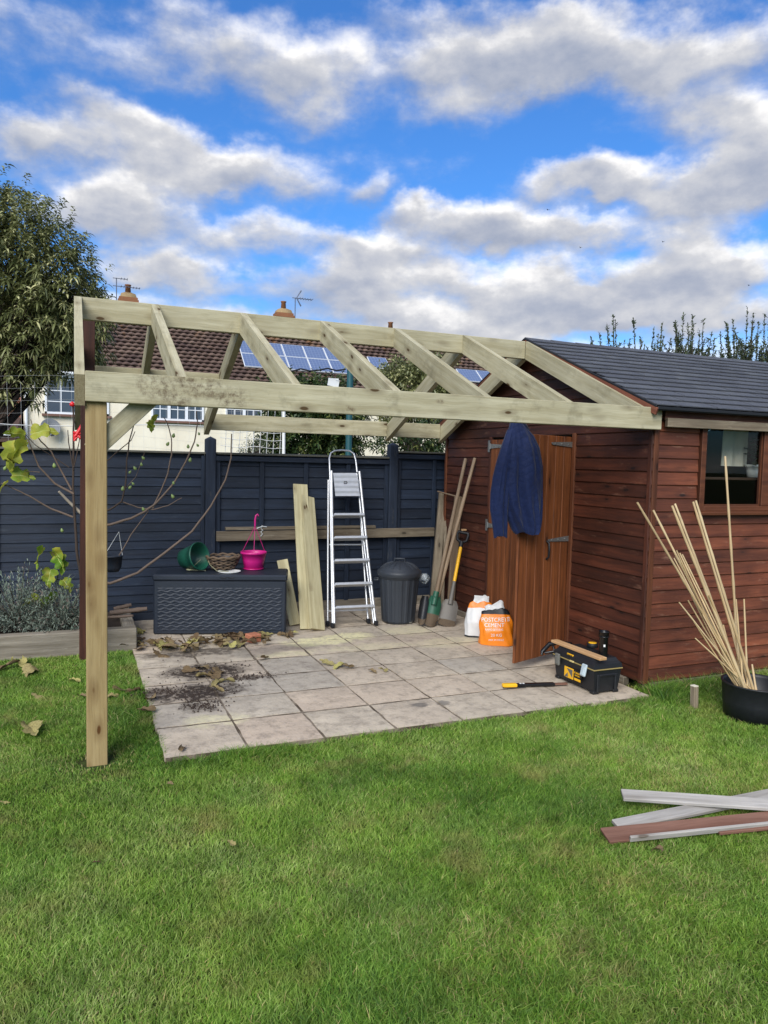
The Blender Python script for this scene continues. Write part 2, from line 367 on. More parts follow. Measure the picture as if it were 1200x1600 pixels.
M_TWINE = plain('twine', sr(150, 150, 120), .8)
M_BRICK = plain('brick', sr(176, 112, 84), .85, var=.25, scale=50, bmp=.5)
M_CONCRETE = plain('concrete_block', sr(150, 148, 140), .9, var=.25, scale=40, bmp=.5)
M_BARK = plain('fig_bark', sr(104, 88, 76), .8, var=.3, scale=40, bmp=.4)
M_BARKD = plain('dark_bark', sr(62, 50, 42), .85, var=.3, scale=40, bmp=.4)
M_FIG = plain('green_fig', sr(118, 138, 78), .5, var=.15)
M_WICKER = plain('wicker', sr(104, 86, 68), .8, var=.3, scale=60)
M_DISH = plain('grey_dish', sr(112, 116, 120), .5)
M_GALVPIPE = plain('aerial_metal', sr(96, 104, 120), .5, metal=.4)
# ------------------------------------------------------------------ ground and patio
m, n, b = new_mat('lawn_soil', .95, .2); P = n.n('ShaderNodeNewGeometry').outputs['Position']
c = n.mix(n.rng(n.noise(P, 1.3, 5, .6), .35, .65), sr(46, 66, 28), sr(70, 80, 38)); c = n.mix(n.rng(n.noise(P, 30, 4, .6), .4, .7), c, sr(48, 50, 28))  # soil colour darkened to deepen the shade between the blades
n.set(b.inputs['Base Color'], c); bump(n, b, n.noise(P, 60, 4, .6), .6, .02); M_LAWN = m
gr = MB(); gr.add([(-300, -300, 0), (300, -300, 0), (300, 300, 0), (-300, 300, 0)], [(0, 1, 2, 3)])
tag(gr.build('lawn', M_LAWN), kind='structure')

def blob_mask(n, P, blobs, nscale=7.0, namt=.9):
    """irregular patches in plan: (x, y, rx, ry, weight)"""
    wv = n.v('ADD', P, n.v('SCALE', n.v('SUBTRACT', n.noise(P, nscale, 5, .65, out=1), (.5, .5, .5)), namt*.5)); acc_ = 0.0
    for x, y, rx, ry, wgt in blobs:
        d_ = n.v('LENGTH', n.v('MULTIPLY', n.v('SUBTRACT', wv, (x, y, 0)), (1/rx, 1/ry, 0)))
        acc_ = n.m('MAXIMUM', n.rng(d_, .55, 1.1, wgt, 0, smooth=True), acc_)
    return acc_
m, n, b = new_mat('riven_sandstone', .78, .4); P = n.n('ShaderNodeNewGeometry').outputs['Position']; oi = n.n('ShaderNodeObjectInfo').outputs['Random']
c = n.mix(n.rng(n.noise(P, 3.2, 6, .65), .32, .7), sr(200, 187, 166), sr(174, 162, 144))
c = n.mix(n.m('MULTIPLY', n.rng(oi, .55, 1), .5), c, sr(190, 168, 148)); c = n.mix(n.m('MULTIPLY', n.rng(oi, .35, 0), .5), c, sr(160, 156, 148))
c = n.mix(n.m('MULTIPLY', n.rng(n.noise(P, 17, 6, .7), .48, .70), .6), c, sr(104, 94, 84))
c = n.mix(n.m('MULTIPLY', n.rng(n.noise(n.v('ADD', P, (3, 8, 0)), 2.2, 6, .7), .5, .68), .42), c, sr(130, 120, 108))
c = n.mix(n.m('MULTIPLY', n.rng(n.noise(P, 60, 3, .6), .62, .75), .5), c, sr(206, 198, 186))
c = n.mix(n.rng(n.noise(P, 5.3, 7, .75), .63, .75, 0, .5), c, sr(196, 188, 176))
# spilt sawdust, trodden soil, damp marks
pz = [PZ(q, .03) for q in ((500, 1002), (540, 995), (640, 985), (700, 1003))]
saw = blob_mask(n, P, [(pz[0].x, pz[0].y, .38, .16, 1), (pz[1].x, pz[1].y, .3, .16, .9), (pz[2].x, pz[2].y, .3, .2, .4), (pz[3].x, pz[3].y, .35, .2, .35), (-1.2, 1.75, .5, .12, .35), (-2.7, .42, .22, .12, .5), (-1.9, 1.75, .3, .08, .5)], 9, .6)
c = n.mix(n.m('MULTIPLY', saw, n.rng(n.noise(P, 26, 5, .7), .28, .54)), c, sr(222, 214, 168))
soilb = [(-2.72, .98, .36, .20, 1), (-2.60, 1.45, .34, .24, 1), (-2.95, 1.05, .18, .12, .8), (-2.35, 1.2, .22, .08, .7), (-2.75, .7, .14, .12, .5), (-2.6, 2.0, .5, .14, .8)]
soil = blob_mask(n, P, soilb, 9, .7)
c = n.mix(n.m('MULTIPLY', soil, n.rng(n.noise(P, 24, 5, .7), .30, .50)), c, sr(58, 48, 40))
pd = [PZ(q, .03) for q in ((655, 1101), (692, 1098), (450, 1012), (400, 1020))]
wet = blob_mask(n, P, [(pd[0].x, pd[0].y, .075, .05, .9), (pd[1].x, pd[1].y, .055, .05, .8), (pd[2].x, pd[2].y, .35, .12, .55), (pd[3].x, pd[3].y, .25, .16, .5)], 12, .12)
c = n.mix(wet, c, n.v('MULTIPLY', c, (.38, .40, .44)))
n.set(b.inputs['Base Color'], c); n.set(b.inputs['Roughness'], n.m('SUBTRACT', .8, n.m('MULTIPLY', wet, .25)))
bump(n, b, n.m('ADD', n.noise(P, 8, 6, .6), n.m('MULTIPLY', n.noise(P, 55, 3, .6), .3)), .45, .02); M_SLAB = m
m, n, b = new_mat('mortar_and_soil', .95, .2); P = n.n('ShaderNodeNewGeometry').outputs['Position']
n.set(b.inputs['Base Color'], n.mix(n.rng(n.noise(P, 5, 6, .7), .42, .62), sr(82, 72, 60), sr(150, 138, 122))); bump(n, b, n.noise(P, 70, 3, .6), .5, .01); M_MORTAR = m
XE = [-3.06, -2.62, -2.185, -1.745, -1.305, -.855, -.425, .16]; YE = [-.06, .39, .81, 1.22, 1.66, 2.10, 2.54, 2.98, 3.40]
pat = MB(); pat.box(((XE[0]+XE[-1])/2, (YE[0]+YE[-1])/2, .0125), (XE[-1]-XE[0]-.02, YE[-1]-YE[0]-.02, .022)); patio = tag(pat.build('patio', M_MORTAR), kind='structure')
for i in range(len(XE)-1):
    for j in range(len(YE)-1):
        x0, x1, y0, y1 = XE[i]+.008, XE[i+1]-.008, YE[j]+.0125, YE[j+1]-.0125
        cx, cy = (x0+x1)/2, (y0+y1)/2; tz = random.uniform(-.002, .0025); N = 5; vs = []; fs = []
        for a in range(N+1):
            for q in range(N+1):
                u_, v_ = a/N, q/N; ed = (a in (0, N)) or (q in (0, N)); jx = random.uniform(-.004, .004) if ed else 0; jy = random.uniform(-.004, .004) if ed else 0
                vs.append((x0-cx+(x1-x0)*u_+jx, y0-cy+(y1-y0)*v_+jy, .030+tz+random.uniform(-.0012, .0012)-(.004 if ed else 0)))
        for a in range(N):
            for q in range(N): fs.append((a*(N+1)+q, (a+1)*(N+1)+q, (a+1)*(N+1)+q+1, a*(N+1)+q+1))
        rim = [a*(N+1) for a in range(N+1)]+[N*(N+1)+q for q in range(1, N+1)]+[a*(N+1)+N for a in range(N-1, -1, -1)]+[q for q in range(N-1, 0, -1)]
        o_ = len(vs); vs += [(vs[k][0], vs[k][1], .004) for k in rim]; R_ = len(rim)
        fs += [(rim[k], o_+k, o_+(k+1) % R_, rim[(k+1) % R_]) for k in range(R_)]
        me = bpy.data.meshes.new('slab'); me.from_pydata(vs, [], fs); me.update(); mesh_obj('slab', me, M_SLAB, patio, Matrix.Translation((cx, cy, 0)))

# ------------------------------------------------------------------ pergola frame (under construction)
ZT, YG, ZG, HB, TB = 1.9913, 1.5176, 2.6351, .148, .047
RX = [-3.4535, -2.962, -2.348, -1.743, -1.134, -.52, .0885]          # rafter centre lines
YR = 3.0357
_n = NT(M_BEAM.node_tree); _b = [x for x in M_BEAM.node_tree.nodes if x.type == 'BSDF_PRINCIPLED'][0]; _c = _b.inputs['Base Color'].links[0].from_socket; _P = _n.n('ShaderNodeNewGeometry').outputs['Position']
_s = 0.0
for _px, _rad in (((245, 604), .16), ((275, 625), .12), ((330, 608), .12), ((362, 622), .13), ((300, 600), .2), ((460, 648), .05), ((545, 640), .05), ((688, 627), .035)):
    _q = PY(_px, 0); _s = _n.m('MAXIMUM', _n.rng(_n.v('LENGTH', _n.v('MULTIPLY', _n.v('SUBTRACT', _P, tuple(_q)), (1/_rad, 0, 1/(_rad*.6)))), .2, 1.1, 1, 0, smooth=True), _s)
_s = _n.m('MULTIPLY', _s, _n.rng(_n.noise(_P, 26, 6, .72), .44, .62)); _n.set(_b.inputs['Base Color'], _n.mix(_n.m('MULTIPLY', _s, .8), _c, sr(78, 58, 42)))
pg = thing('pergola_frame', 'bare pale timber pergola roof frame fixed to the end of the shed', 'pergola', (-3.38, .075, 0))
board('front_beam', pg, (-3.4285, TB/2, ZT-HB/2), (.192, TB/2, ZT-HB/2), (0, 0, 1), HB, TB, M_BEAM)
board('ridge_beam', pg, (-3.429, YG, ZG-HB/2), (.064, YG, ZG-HB/2), (0, 0, 1), HB, TB, M_TIMBER)
board('rear_beam', pg, (-2.322, YR+TB/2, ZT-HB/2), (-.545, YR+TB/2, ZT-HB/2), (0, 0, 1), HB, TB, M_TIMBER)
board('rear_beam', pg, (-.494, YR+TB/2, ZT-HB/2), (.062, YR+TB/2, ZT-HB/2), (0, 0, 1), HB, TB, M_TIMBER)
slope = (ZG-ZT)/(YG-.0235-TB)
def rafter(x, y0, y1, zf, ends):
    """prism between two plumb cuts; zf(y): height of its top edge"""
    hv = .150; m_ = MB(); pts = [(0, y0, zf(y0)), (0, y1, zf(y1)), (0, y1, zf(y1)-hv), (0, y0, zf(y0)-hv)]
    Mx, L = frame((x, y0, zf(y0)-hv/2), (x, y1, zf(y1)-hv/2), (0, 0, 1))
    m_.prism([Vector((x-TB/2, p[1], p[2])) for p in pts], (TB, 0, 0))
    me = m_.mesh('rafter', Mx.inverted()); return mesh_obj('rafter', me, M_TIMBER, pg, Mx)
def zfront(y): return ZT+(y-TB)*slope if y >= TB else ZT
def zback(y): return ZG-(y-YG-.0235)*slope
for k, x in enumerate(RX):
    y0 = .003 if k == 0 else TB+.001
    if k == 6: y0 = TB+.001
    rafter(x, y0, YG-.0245, lambda y: ZT+(y-TB)*slope, None)
for k, y1 in ((0, YR+.05), (1, 2.298), (2, YR+.05), (5, YR+.05), (6, YR+.05)):
    rafter(RX[k], YG+.0245, y1, zback, None)
board('trimmer', pg, (RX[0]+.025, 2.323, 2.278-HB/2), (RX[2]-.025, 2.323, 2.278-HB/2), (0, 0, 1), HB, TB, M_TIMBER)
board('post', pg, (-3.3775, .0775, -.02), (-3.3775, .0775, ZT-HB), (1, 0, 0), .1, .1, M_POST, ch=.004)
q0, q1 = PY((152, 676), .06), PY((214, 614), .06); br = Vector((q1.x-q0.x, 0, q1.z-q0.z))
board('brace', pg, (-3.40, .075, 1.60), (-3.10, .075, 1.90), (1, 0, -1), .095, .045, M_TIMBER)
tag(board('tall_post', pg, (-3.405, 2.14, -.05), (-3.380, 2.14, 2.66), (1, 0, 0), .098, .075, M_DARKPOST), 'dark brown stained post standing at the open end of the frame')

# ------------------------------------------------------------------ shed
GX, FY, Y1, Z0, X1 = .18, .055, 3.12, .078, 3.6
RYC, RZ_, EY, EZ, RXL = 1.56, 2.672, -.05, 1.998, .10
rs = (RZ_-EZ)/(RYC-EY)
shed = thing('shed', 'red-brown timber garden shed with black shingle roof and open double doors', 'shed', (X1/2, (FY+Y1)/2, 0))
fw = MB(); T = .02
wx0, wx1, wz0, wz1 = .60, 1.74, 1.285, 1.905
yb = FY+.018+T/2
for (xa, xb, za, zb) in ((GX+.02, wx0, Z0, EZ-.02), (wx1, X1, Z0, EZ-.02), (wx0, wx1, Z0, wz0), (wx0, wx1, wz1, EZ-.02)):
    fw.box(((xa+xb)/2, yb, (za+zb)/2), (xb-xa, T, zb-za))
front = fw.build('front_wall', M_BACK, shed)
PITCH = .0925
r_ = 0
while Z0+r_*PITCH < 1.93:
    z = Z0+r_*PITCH+PITCH/2
    segs = [(GX+.045, X1)] if (z+PITCH/2 < wz0 or z-PITCH/2 > wz1) else [(GX+.045, wx0-.002), (wx1+.002, X1)]
    for xa, xb in segs:
        o = board('cladding_board', front, (xa, FY+.008-random.uniform(0, .002), z), (xb, FY+.008-random.uniform(0, .002), z+random.uniform(-.001, .001)), (0, .10, 1), PITCH+.002, .014, M_CLAD, ch=.005)
    r_ += 1
gw = MB(); dy0, dy1, dz1 = .95, 2.17, 1.825
xb_ = GX+.018+T/2
for (ya, yb2, za, zb) in ((FY+.01, dy0, Z0, EZ), (dy1, Y1-.01, Z0, EZ), (dy0, dy1, dz1, EZ)):
    gw.box((xb_, (ya+yb2)/2, (za+zb)/2), (T, yb2-ya, zb-za))
gw.prism([(xb_-T/2, FY+.01, EZ), (xb_-T/2, Y1-.01, EZ), (xb_-T/2, RYC, RZ_-.05)], (T, 0, 0))
gable = gw.build('gable_wall', M_BACK, shed)
r_ = 0
while Z0+r_*PITCH < RZ_-.12:
    z = Z0+r_*PITCH+PITCH/2; lo = FY+.002; hi = Y1-.002
    if z > 1.90:
        lo = max(lo, EY+(z+.02-EZ)/rs+.06); hi = min(hi, 2*RYC-lo)
    segs = [(lo, dy0-.005), (dy1+.005, hi)] if z < dz1 else [(lo, hi)]
    for ya, yb2 in segs:
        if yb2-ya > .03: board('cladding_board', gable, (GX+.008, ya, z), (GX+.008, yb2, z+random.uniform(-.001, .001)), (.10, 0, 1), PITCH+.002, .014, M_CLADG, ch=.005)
    r_ += 1
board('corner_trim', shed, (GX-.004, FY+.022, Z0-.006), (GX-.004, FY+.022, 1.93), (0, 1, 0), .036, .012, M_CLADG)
board('corner_trim', shed, (GX+.022, FY-.004, Z0-.006), (GX+.022, FY-.004, 1.93), (1, 0, 0), .042, .014, M_TRIM)
board('corner_trim', shed, (GX-.004, Y1-.02, Z0), (GX-.004, Y1-.02, 1.86), (0, 1, 0), .04, .016, M_TRIM)
bk = MB(); bk.box(((GX+X1)/2, Y1-.02, 1.0), (X1-GX-.06, .03, 1.86)); bk.build('rear_wall', M_INT, shed)
bk = MB(); bk.box((X1-.02, (FY+Y1)/2, 1.0), (.03, Y1-FY-.1, 1.86)); bk.prism([(X1-.035, FY+.05, 1.93), (X1-.035, Y1-.05, 1.93), (X1-.035, RYC, RZ_-.05)], (.03, 0, 0)); bk.build('end_wall', M_CLAD, shed)
bk = MB(); bk.box(((GX+X1)/2+.02, (FY+Y1)/2, .092), (X1-GX-.10, Y1-FY-.10, .022)); bk.build('shed_floor', M_INT, shed)
for yy in (FY+.05, 1.2, 2.2, Y1-.08):
    board('bearer', shed, (GX+.03, yy, .046), (X1-.05, yy, .046), (0, 1, 0), .05, .062, M_WEATH)
board('sill_beam', shed, (GX+.0, FY+.16, .047), (GX+.0, Y1-.05, .047), (0, 0, 1), .060, .05, M_SLEEPER)
board('base_strip', shed, (GX+.06, FY+.004, .061), (X1, FY+.004, .061), (0, 0, 1), .026, .03, M_WEATH)
# roof
rf = MB(); th = .022
rf.prism([(RXL+.01, EY, EZ-.008), (RXL+.01, RYC, RZ_-.008), (RXL+.01, RYC, RZ_-.008-th), (RXL+.01, EY, EZ-.008-th)], (X1+.1-RXL, 0, 0))
rf.prism([(RXL+.01, RYC, RZ_-.008), (RXL+.01, 2*RYC-EY, EZ-.008), (RXL+.01, 2*RYC-EY, EZ-.008-th), (RXL+.01, RYC, RZ_-.008-th)], (X1+.1-RXL, 0, 0))
roof = rf.build('roof', plain('roofing_felt', sr(22, 23, 26), .9), shed)
m, n, b = new_mat('mineral_shingle', .85, .3); t = n.n('ShaderNodeTexCoord').outputs['Object']; oi = n.n('ShaderNodeObjectInfo').outputs['Random']; Pp = n.v('ADD', t, n.v('SCALE', (31, 17, 5), oi))
gn = n.noise(Pp, 330, 2, .6); c = n.mix(n.rng(gn, .4, .62), sr(60, 62, 68), sr(94, 97, 104)); c = n.v('SCALE', c, n.rng(oi, 0, 1, .82, 1.1)); c = n.mix(n.rng(n.noise(Pp, 4, 5, .6), .5, .8, 0, .35), c, sr(118, 122, 122))
n.set(b.inputs['Base Color'], c); bump(n, b, gn, .4, .003); M_SHINGLE = m
SL = math.hypot(RYC-EY, RZ_-EZ); NR = 14; RH = SL/NR; SW = .335
sd = Vector((0, RYC-EY, RZ_-EZ)).normalized(); sn = Vector((0, -sd.z, sd.y))
for r in range(NR):
    x = RXL - (0 if r % 2 else SW/2) - .02*((r*7) % 5-2)
    while x < X1+.1:
        xa, xb2 = max(x, RXL), min(x+SW-.013, X1+.1)
        if xb2-xa > .03:
            mid = Vector(((xa+xb2)/2, EY, EZ)) + sd*(RH*(r+.5)+.006)
            # lower edge proud of the course below
            ang = .085; yv = (sd*math.cos(ang)-sn*math.sin(ang)); c_ = mid+sn*.0035
            o = board('shingle', roof, c_-Vector(((xb2-xa)/2, 0, 0)), c_+Vector(((xb2-xa)/2, 0, 0)), yv, RH+.020, .007, M_SHINGLE, ch=0)
        x += SW
rc = MB()
for k in range(14):
    xa = RXL+.265*k; xb2 = xa+.262; lift = .004
    for s_ in (-1, 1):
        d = Vector((0, s_*sd.y, -sd.z)); nn = Vector((0, s_*sd.z, sd.y)); p = Vector((0, RYC, RZ_+.010))
        q = [Vector((xa, 0, 0))+p, Vector((xb2, 0, 0))+p+Vector((0, 0, -lift)), Vector((xb2, 0, 0))+p+d*.12+Vector((0, 0, -lift)), Vector((xa, 0, 0))+p+d*.12]
        rc.add(q+[v-nn*.005 for v in q], [(0, 1, 2, 3), (7, 6, 5, 4), (0, 4, 5, 1), (1, 5, 6, 2), (2, 6, 7, 3), (3, 7, 4, 0)])
rc.build('ridge_cap', M_SHINGLE, roof)
M_EDGE = plain('black_drip_edge', sr(20, 21, 24), .5)
board('drip_edge', shed, (RXL, EY-.004, EZ-.014), (X1+.1, EY-.004, EZ-.014), (0, 0, 1), .022, .010, M_EDGE)
for s_ in (1, -1):
    a_ = Vector((RXL+.0, RYC, RZ_-.016)); e_ = Vector((RXL+.0, RYC-s_*(RYC-EY), EZ-.016))
    board('verge_strip', shed, a_+Vector((-.004, 0, .012)), e_+Vector((-.004, 0, .012)), (0, 0, 1), .014, .012, M_EDGE)
    board('barge_board', shed, a_+Vector((.0, 0, -.022)), e_+Vector((.0, 0, -.022)), (0, 0, 1), .05, .016, wood('barge', sr(136, 84, 64), sr(104, 58, 44), knots=.2) if s_ > 0 else M_TRIM)
board('fascia', shed, (GX+.06, FY-.026, 1.952), (X1, FY-.026, 1.952), (0, 0, 1), .075, .018, M_CLAD)
pA = PY((1043, 656.5), FY-.06); board('drip_plank', shed, (pA.x, FY-.052, 1.895), (X1-.2, FY-.052, 1.905), (0, 0, 1), .062, .030, M_WEATH)
# window
win = thing_part = MB()
wfr = MB(); F = .045
for (xa, xb2, za, zb) in ((wx0, wx0+F, wz0, wz1), (wx1-F, wx1, wz0, wz1), (wx0+F, wx1-F, wz0, wz0+.035), (wx0+F, wx1-F, wz1-.03, wz1)):
    wfr.box(((xa+xb2)/2, FY+.002, (za+zb)/2), (xb2-xa, .05, zb-za), ch=.003)
wxm = PY((1192, 760), FY).x+.01
wfr.box((wxm, FY+.002, (wz0+wz1)/2+.002), (.085, .046, wz1-wz0-.07), ch=.003)
window = wfr.build('window', M_TRIM, shed)
m, n, b = new_mat('window_glass', .03, .5)
gl = n.n('ShaderNodeBsdfGlossy', {0: (1, 1, 1, 1), 1: .015}); tr = n.n('ShaderNodeBsdfTransparent', {0: (.92, .93, .91, 1)}); fr = n.n('ShaderNodeLayerWeight', {0: .5})
mx = n.n('ShaderNodeMixShader', {0: n.m('MULTIPLY_ADD', n.m('POWER', fr.outputs[1], 4.0), .4, .012, clamp=True), 1: tr.outputs[0], 2: gl.outputs[0]}); n.set([x for x in n.t.nodes if x.type == 'OUTPUT_MATERIAL'][0].inputs[0], mx.outputs[0]); M_GLASS = m
for (xa, xb2) in ((wx0+F, wxm-.0425), (wxm+.0425, wx1-F)):
    mb = MB(); mb.box(((xa+xb2)/2, FY+.012, (wz0+wz1)/2), (xb2-xa, .004, wz1-wz0-.06)); mb.build('pane', M_GLASS, window)
    mb = MB(); bz = wz0+.035
    for (a1, a2, za, zb) in ((xa, xa+.014, bz, wz1-.03), (xb2-.014, xb2, bz, wz1-.03), (xa+.014, xb2-.014, bz, bz+.014)): mb.box(((a1+a2)/2, FY+.002, (za+zb)/2), (a2-a1, .016, zb-za))
    mb.build('glazing_bead', M_TRIM, window)
board('sill', window, (wx0-.02, FY-.022, wz0-.012), (wx1+.02, FY-.022, wz0-.012), (0, 1, .12), .075, .022, M_TRIM)
# doors
def plank_door(name, a, c_, z0, z1, np_, out, label=None):
    """a: hinge foot, c_: free foot (x,y); out: outward normal"""
    a, c_, out = Vector((*a, 0)), Vector((*c_, 0)), Vector((*out, 0)).normalized(); d = (c_-a); Ld = d.length; d.normalize()
    root = MB()
    for zz in (z0+.22, (z0+z1)/2, z1-.2): root.box((0, 0, 0), (0.001, .001, .001))
    root = MB(); mid = (a+c_)/2 - out*.022
    for zz in (z0+.22, (z0+z1)/2-.02, z1-.18):
        Mx = Matrix(((d.x, out.x, 0), (d.y, out.y, 0), (0, 0, 1))); root.box(mid+Vector((0, 0, zz)), (Ld-.06, .02, .09), Mx, ch=.003)
    door = root.build(name, M_DOOR, shed)
    if label: door['label'] = label
    wpl = Ld/np_
    for k in range(np_):
        p = a+d*(wpl*(k+.5)); o = board('door_plank', door, p+Vector((0, 0, z0))-out*random.uniform(0, .0015), p+Vector((0, 0, z1)), d, wpl-.003, .02, M_DOOR, ch=.004)
    return door, a, d, out, Ld
def strap_hinge(door, a, d, out, z, L=.28):
    p = a+out*.013+Vector((0, 0, z)); m_ = MB()
    m_.prism([p+d*.0+Vector((0, 0, -.022)), p+d*L+Vector((0, 0, -.009)), p+d*(L+.012), p+d*L+Vector((0, 0, .009)), p+Vector((0, 0, .022))], out*.004)
    m_.tube([p-d*.006+out*.004+Vector((0, 0, -.028)), p-d*.006+out*.004+Vector((0, 0, .028))], .007, 8)
    m_.prism([p-d*.012+Vector((0, 0, -.055)), p-d*.012+Vector((0, 0, .055)), p-d*.045+Vector((0, 0, .055)), p-d*.045+Vector((0, 0, -.055))], out*.004)
    for q_ in (.06, .15, .24): m_.tube([p+d*q_+out*.003, p+d*q_+out*.008], .006, 8)
    m_.build('hinge', M_STEEL, door)
HN = (GX-.012, dy0+.003); FE = (-.452, .722)
dv = Vector((FE[0]-HN[0], FE[1]-HN[1], 0)).normalized(); ov = Vector((-dv.y, dv.x, 0)); ov = ov if ov.y < 0 else -ov
dr, a_, d_, o_, Ld = plank_door('door', HN, FE, .095, dz1-.01, 6, (ov.x, ov.y), 'open right-hand door standing out at a right angle')
for z in (1.755, 1.005): strap_hinge(dr, a_, d_, o_, z)
hd = MB(); pz_ = a_+d_*.30+o_*.012
hd.tube([pz_+Vector((0, 0, 1.0)), pz_+o_*.022+Vector((0, 0, .985)), pz_+o_*.026+Vector((0, 0, .93)), pz_+o_*.022+Vector((0, 0, .875)), pz_+Vector((0, 0, .86))], .008, 8)
hd.build('door_pull', M_BLACK, dr)
dl, a2_, d2_, o2_, L2 = plank_door('door', (GX-.008, dy1-.003), (GX-.008, dy1-.003-.605), .095, dz1-.01, 6, (-1, 0), 'closed left-hand door')
for z in (1.755, 1.005): strap_hinge(dl, a2_, d2_, o2_, z)
board('door_frame', shed, (GX-.002, dy0-.028, Z0), (GX-.002, dy0-.028, dz1+.02), (0, 1, 0), .042, .02, M_TRIM)
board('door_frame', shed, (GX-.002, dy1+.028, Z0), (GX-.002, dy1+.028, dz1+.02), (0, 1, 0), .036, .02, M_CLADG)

# ------------------------------------------------------------------ fence
FYF = 3.35
fence = thing('fence', 'dark charcoal blue timber fence of overlapping horizontal slats', 'fence', (-2.3, FYF, 0))
posts = [-6.11, -4.185, PY((328, 800), FYF).x, PY((611.5, 800), FYF).x, 1.55]
for k, x in enumerate(posts):
    p_ = board('fence_post', fence, (x, FYF, -.05), (x, FYF, 1.765), (1, 0, 0), .098, .098, M_FPOST, ch=.006)
    mb = MB(); mb.lathe([(.066, 1.765), (.0, 1.792)], 4, Matrix.Translation((x, FYF, 0)) @ Matrix.Rotation(math.pi/4, 4, 'Z'), smooth=False); mb.build('post_cap', M_FPOST, fence)
for k in range(len(posts)-1):
    x0, x1 = posts[k]+.05, posts[k+1]-.05; right = (k == 3); rev = k < 2
    top = 1.70 if right else 1.635; z0 = .03 if rev else .12
    mb = MB(); mb.box(((x0+x1)/2, FYF+.03, (z0+top)/2), (x1-x0-.004, .006, top-z0-.03)); panel = mb.build('fence_panel', M_FENCE, fence)
    ps = .0855 if rev else .108; z = z0
    yb3 = FYF+.008 if rev else FYF+.012
    while z+ps*.6 < top-.03:
        board('slat', panel, (x0, yb3+random.uniform(-.002, .002), z+ps/2+random.uniform(-.003, .003)), (x1, yb3+random.uniform(-.002, .002), z+ps/2+random.uniform(-.003, .003)), (0, .12, 1), ps+.022, .009, M_FENCE, ch=.002)
        z += ps
    if not rev:
        bw = .045; xs_ = [x0+bw/2] + [x0+(x1-x0)*f_ for f_ in (.25, .5, .75)] + [x1-bw/2]
        for x in xs_: board('batten', panel, (x, FYF-.012, z0), (x, FYF-.012, top-.03), (1, 0, 0), bw, .020, M_FENCE)
        board('rail', panel, (x0, FYF-.034, top-.055), (x1, FYF-.034, top-.055), (0, 0, 1), .045, .022, M_FENCE)
    else:
        for x in (x0+.02, x1-.02): board('batten', panel, (x, FYF-.010, z0), (x, FYF-.010, top-.03), (1, 0, 0), .035, .02, M_FENCE)
    board('capping', panel, (x0, FYF, top-.006), (x1, FYF, top-.006), (0, 1, 0), .075, .020, M_CAP)
    if not rev: board('gravel_board', panel, (x0, FYF, .06), (x1, FYF, .06), (0, 0, 1), .13, .03, M_SLEEPER)
# ------------------------------------------------------------------ storage box and the pots on it
SZ = .032                                          # top of the paving
A0, A1 = PZ((237, 992), SZ), PZ((448, 991), SZ); bd = (A1-A0); BL = bd.length; bd.normalize(); bn = Vector((-bd.y, bd.x, 0))   # bn points to the fence
BD = .43
zt = PL((448, 899), A1, (-bn.x, -bn.y, 0)).z
sb = thing('storage_box', 'slate blue plastic garden storage box with wavy moulded front', 'storage box', (A0+A1)/2+bn*BD/2)
Mb = Matrix(((bd.x, bn.x, 0), (bd.y, bn.y, 0), (0, 0, 1)))
LH = .055; bh = zt-LH-SZ; cB = (A0+A1)/2+bn*BD/2
mb = MB(); mb.box((cB.x, cB.y, SZ+bh/2), (BL-.02, BD-.02, bh), Mb, ch=.012); mb.build('body', M_NAVYBOX, sb)
mb = MB(); mb.box((cB.x, cB.y, zt-LH/2), (BL, BD, LH), Mb, ch=.014); lid = mb.build('lid', M_NAVYBOX, sb)
nx_, nz_ = 200, 74; V = []; ins = .045; pw, ph = BL-2*ins, bh-.09
for j in range(nz_+1):
    for i in range(nx_+1):
        u_, v_ = i/nx_, j/nz_; X_ = u_*pw; Z_ = v_*ph
        e = min(1, min(u_, 1-u_)*pw/.012, min(v_, 1-v_)*ph/.012)
        rel = .5+.5*math.sin(2*math.pi*(Z_/.031+.26*math.sin(2*math.pi*X_/.085+2.1*(int(Z_/.031) % 2))))
        p = A0+bd*(ins+X_)+bn*(.010-.001-.0038*e*rel); V.append((p.x, p.y, SZ+.03+Z_))
F_ = [(j*(nx_+1)+i, j*(nx_+1)+i+1, (j+1)*(nx_+1)+i+1, (j+1)*(nx_+1)+i) for j in range(nz_) for i in range(nx_)]
me = np_mesh('front_panel', np.array(V)-np.array(WM[sb.name].translation), F_, smooth=True); mesh_obj('front_panel', me, M_NAVYBOX, sb, WM[sb.name])
for s_ in (-1, 1):
    mb = MB(); c_ = A0+bd*(BL*.55+s_*.033)+Vector((0, 0, zt-LH+.008))-bn*.002
    mb.tube([c_+bd*-.024, c_+bd*-.02+Vector((0, 0, -.012)), c_+bd*.02+Vector((0, 0, -.012)), c_+bd*.024], .004, 8); mb.build('lid_catch', M_BLACK, sb)
def on_box(px): return PZ(px, zt+.001)
def pot_profile(rb, rt, h, wall=.004, lip=.005):
    return [(.0001, .002), (rb, .0), (rb+(rt-rb)*.5, h*.5), (rt, h-.02), (rt+lip, h-.02), (rt+lip, h), (rt+lip-.004, h), (rt-wall, h-.014), (rb-wall, .008), (.0001, .008)]
p = on_box((296, 893)); ax = (Vector((.62, -.74, .22))).normalized(); R0, R1_ = .088, .122
q = Vector((0, 0, 1)).rotation_difference(ax).to_matrix().to_4x4()
pot = thing('plant_pot', 'green plastic pot tipped on its side on the storage box', 'plant pot', p)
mb = MB(); mb.lathe(pot_profile(R0, R1_, .19), 36, Matrix.Translation(p+bn*.10-bd*.06+Vector((0, 0, R0+.012))) @ q); mb.build('pot_body', M_GREENPOT, pot)
mb = MB(); g0 = p+bn*.02
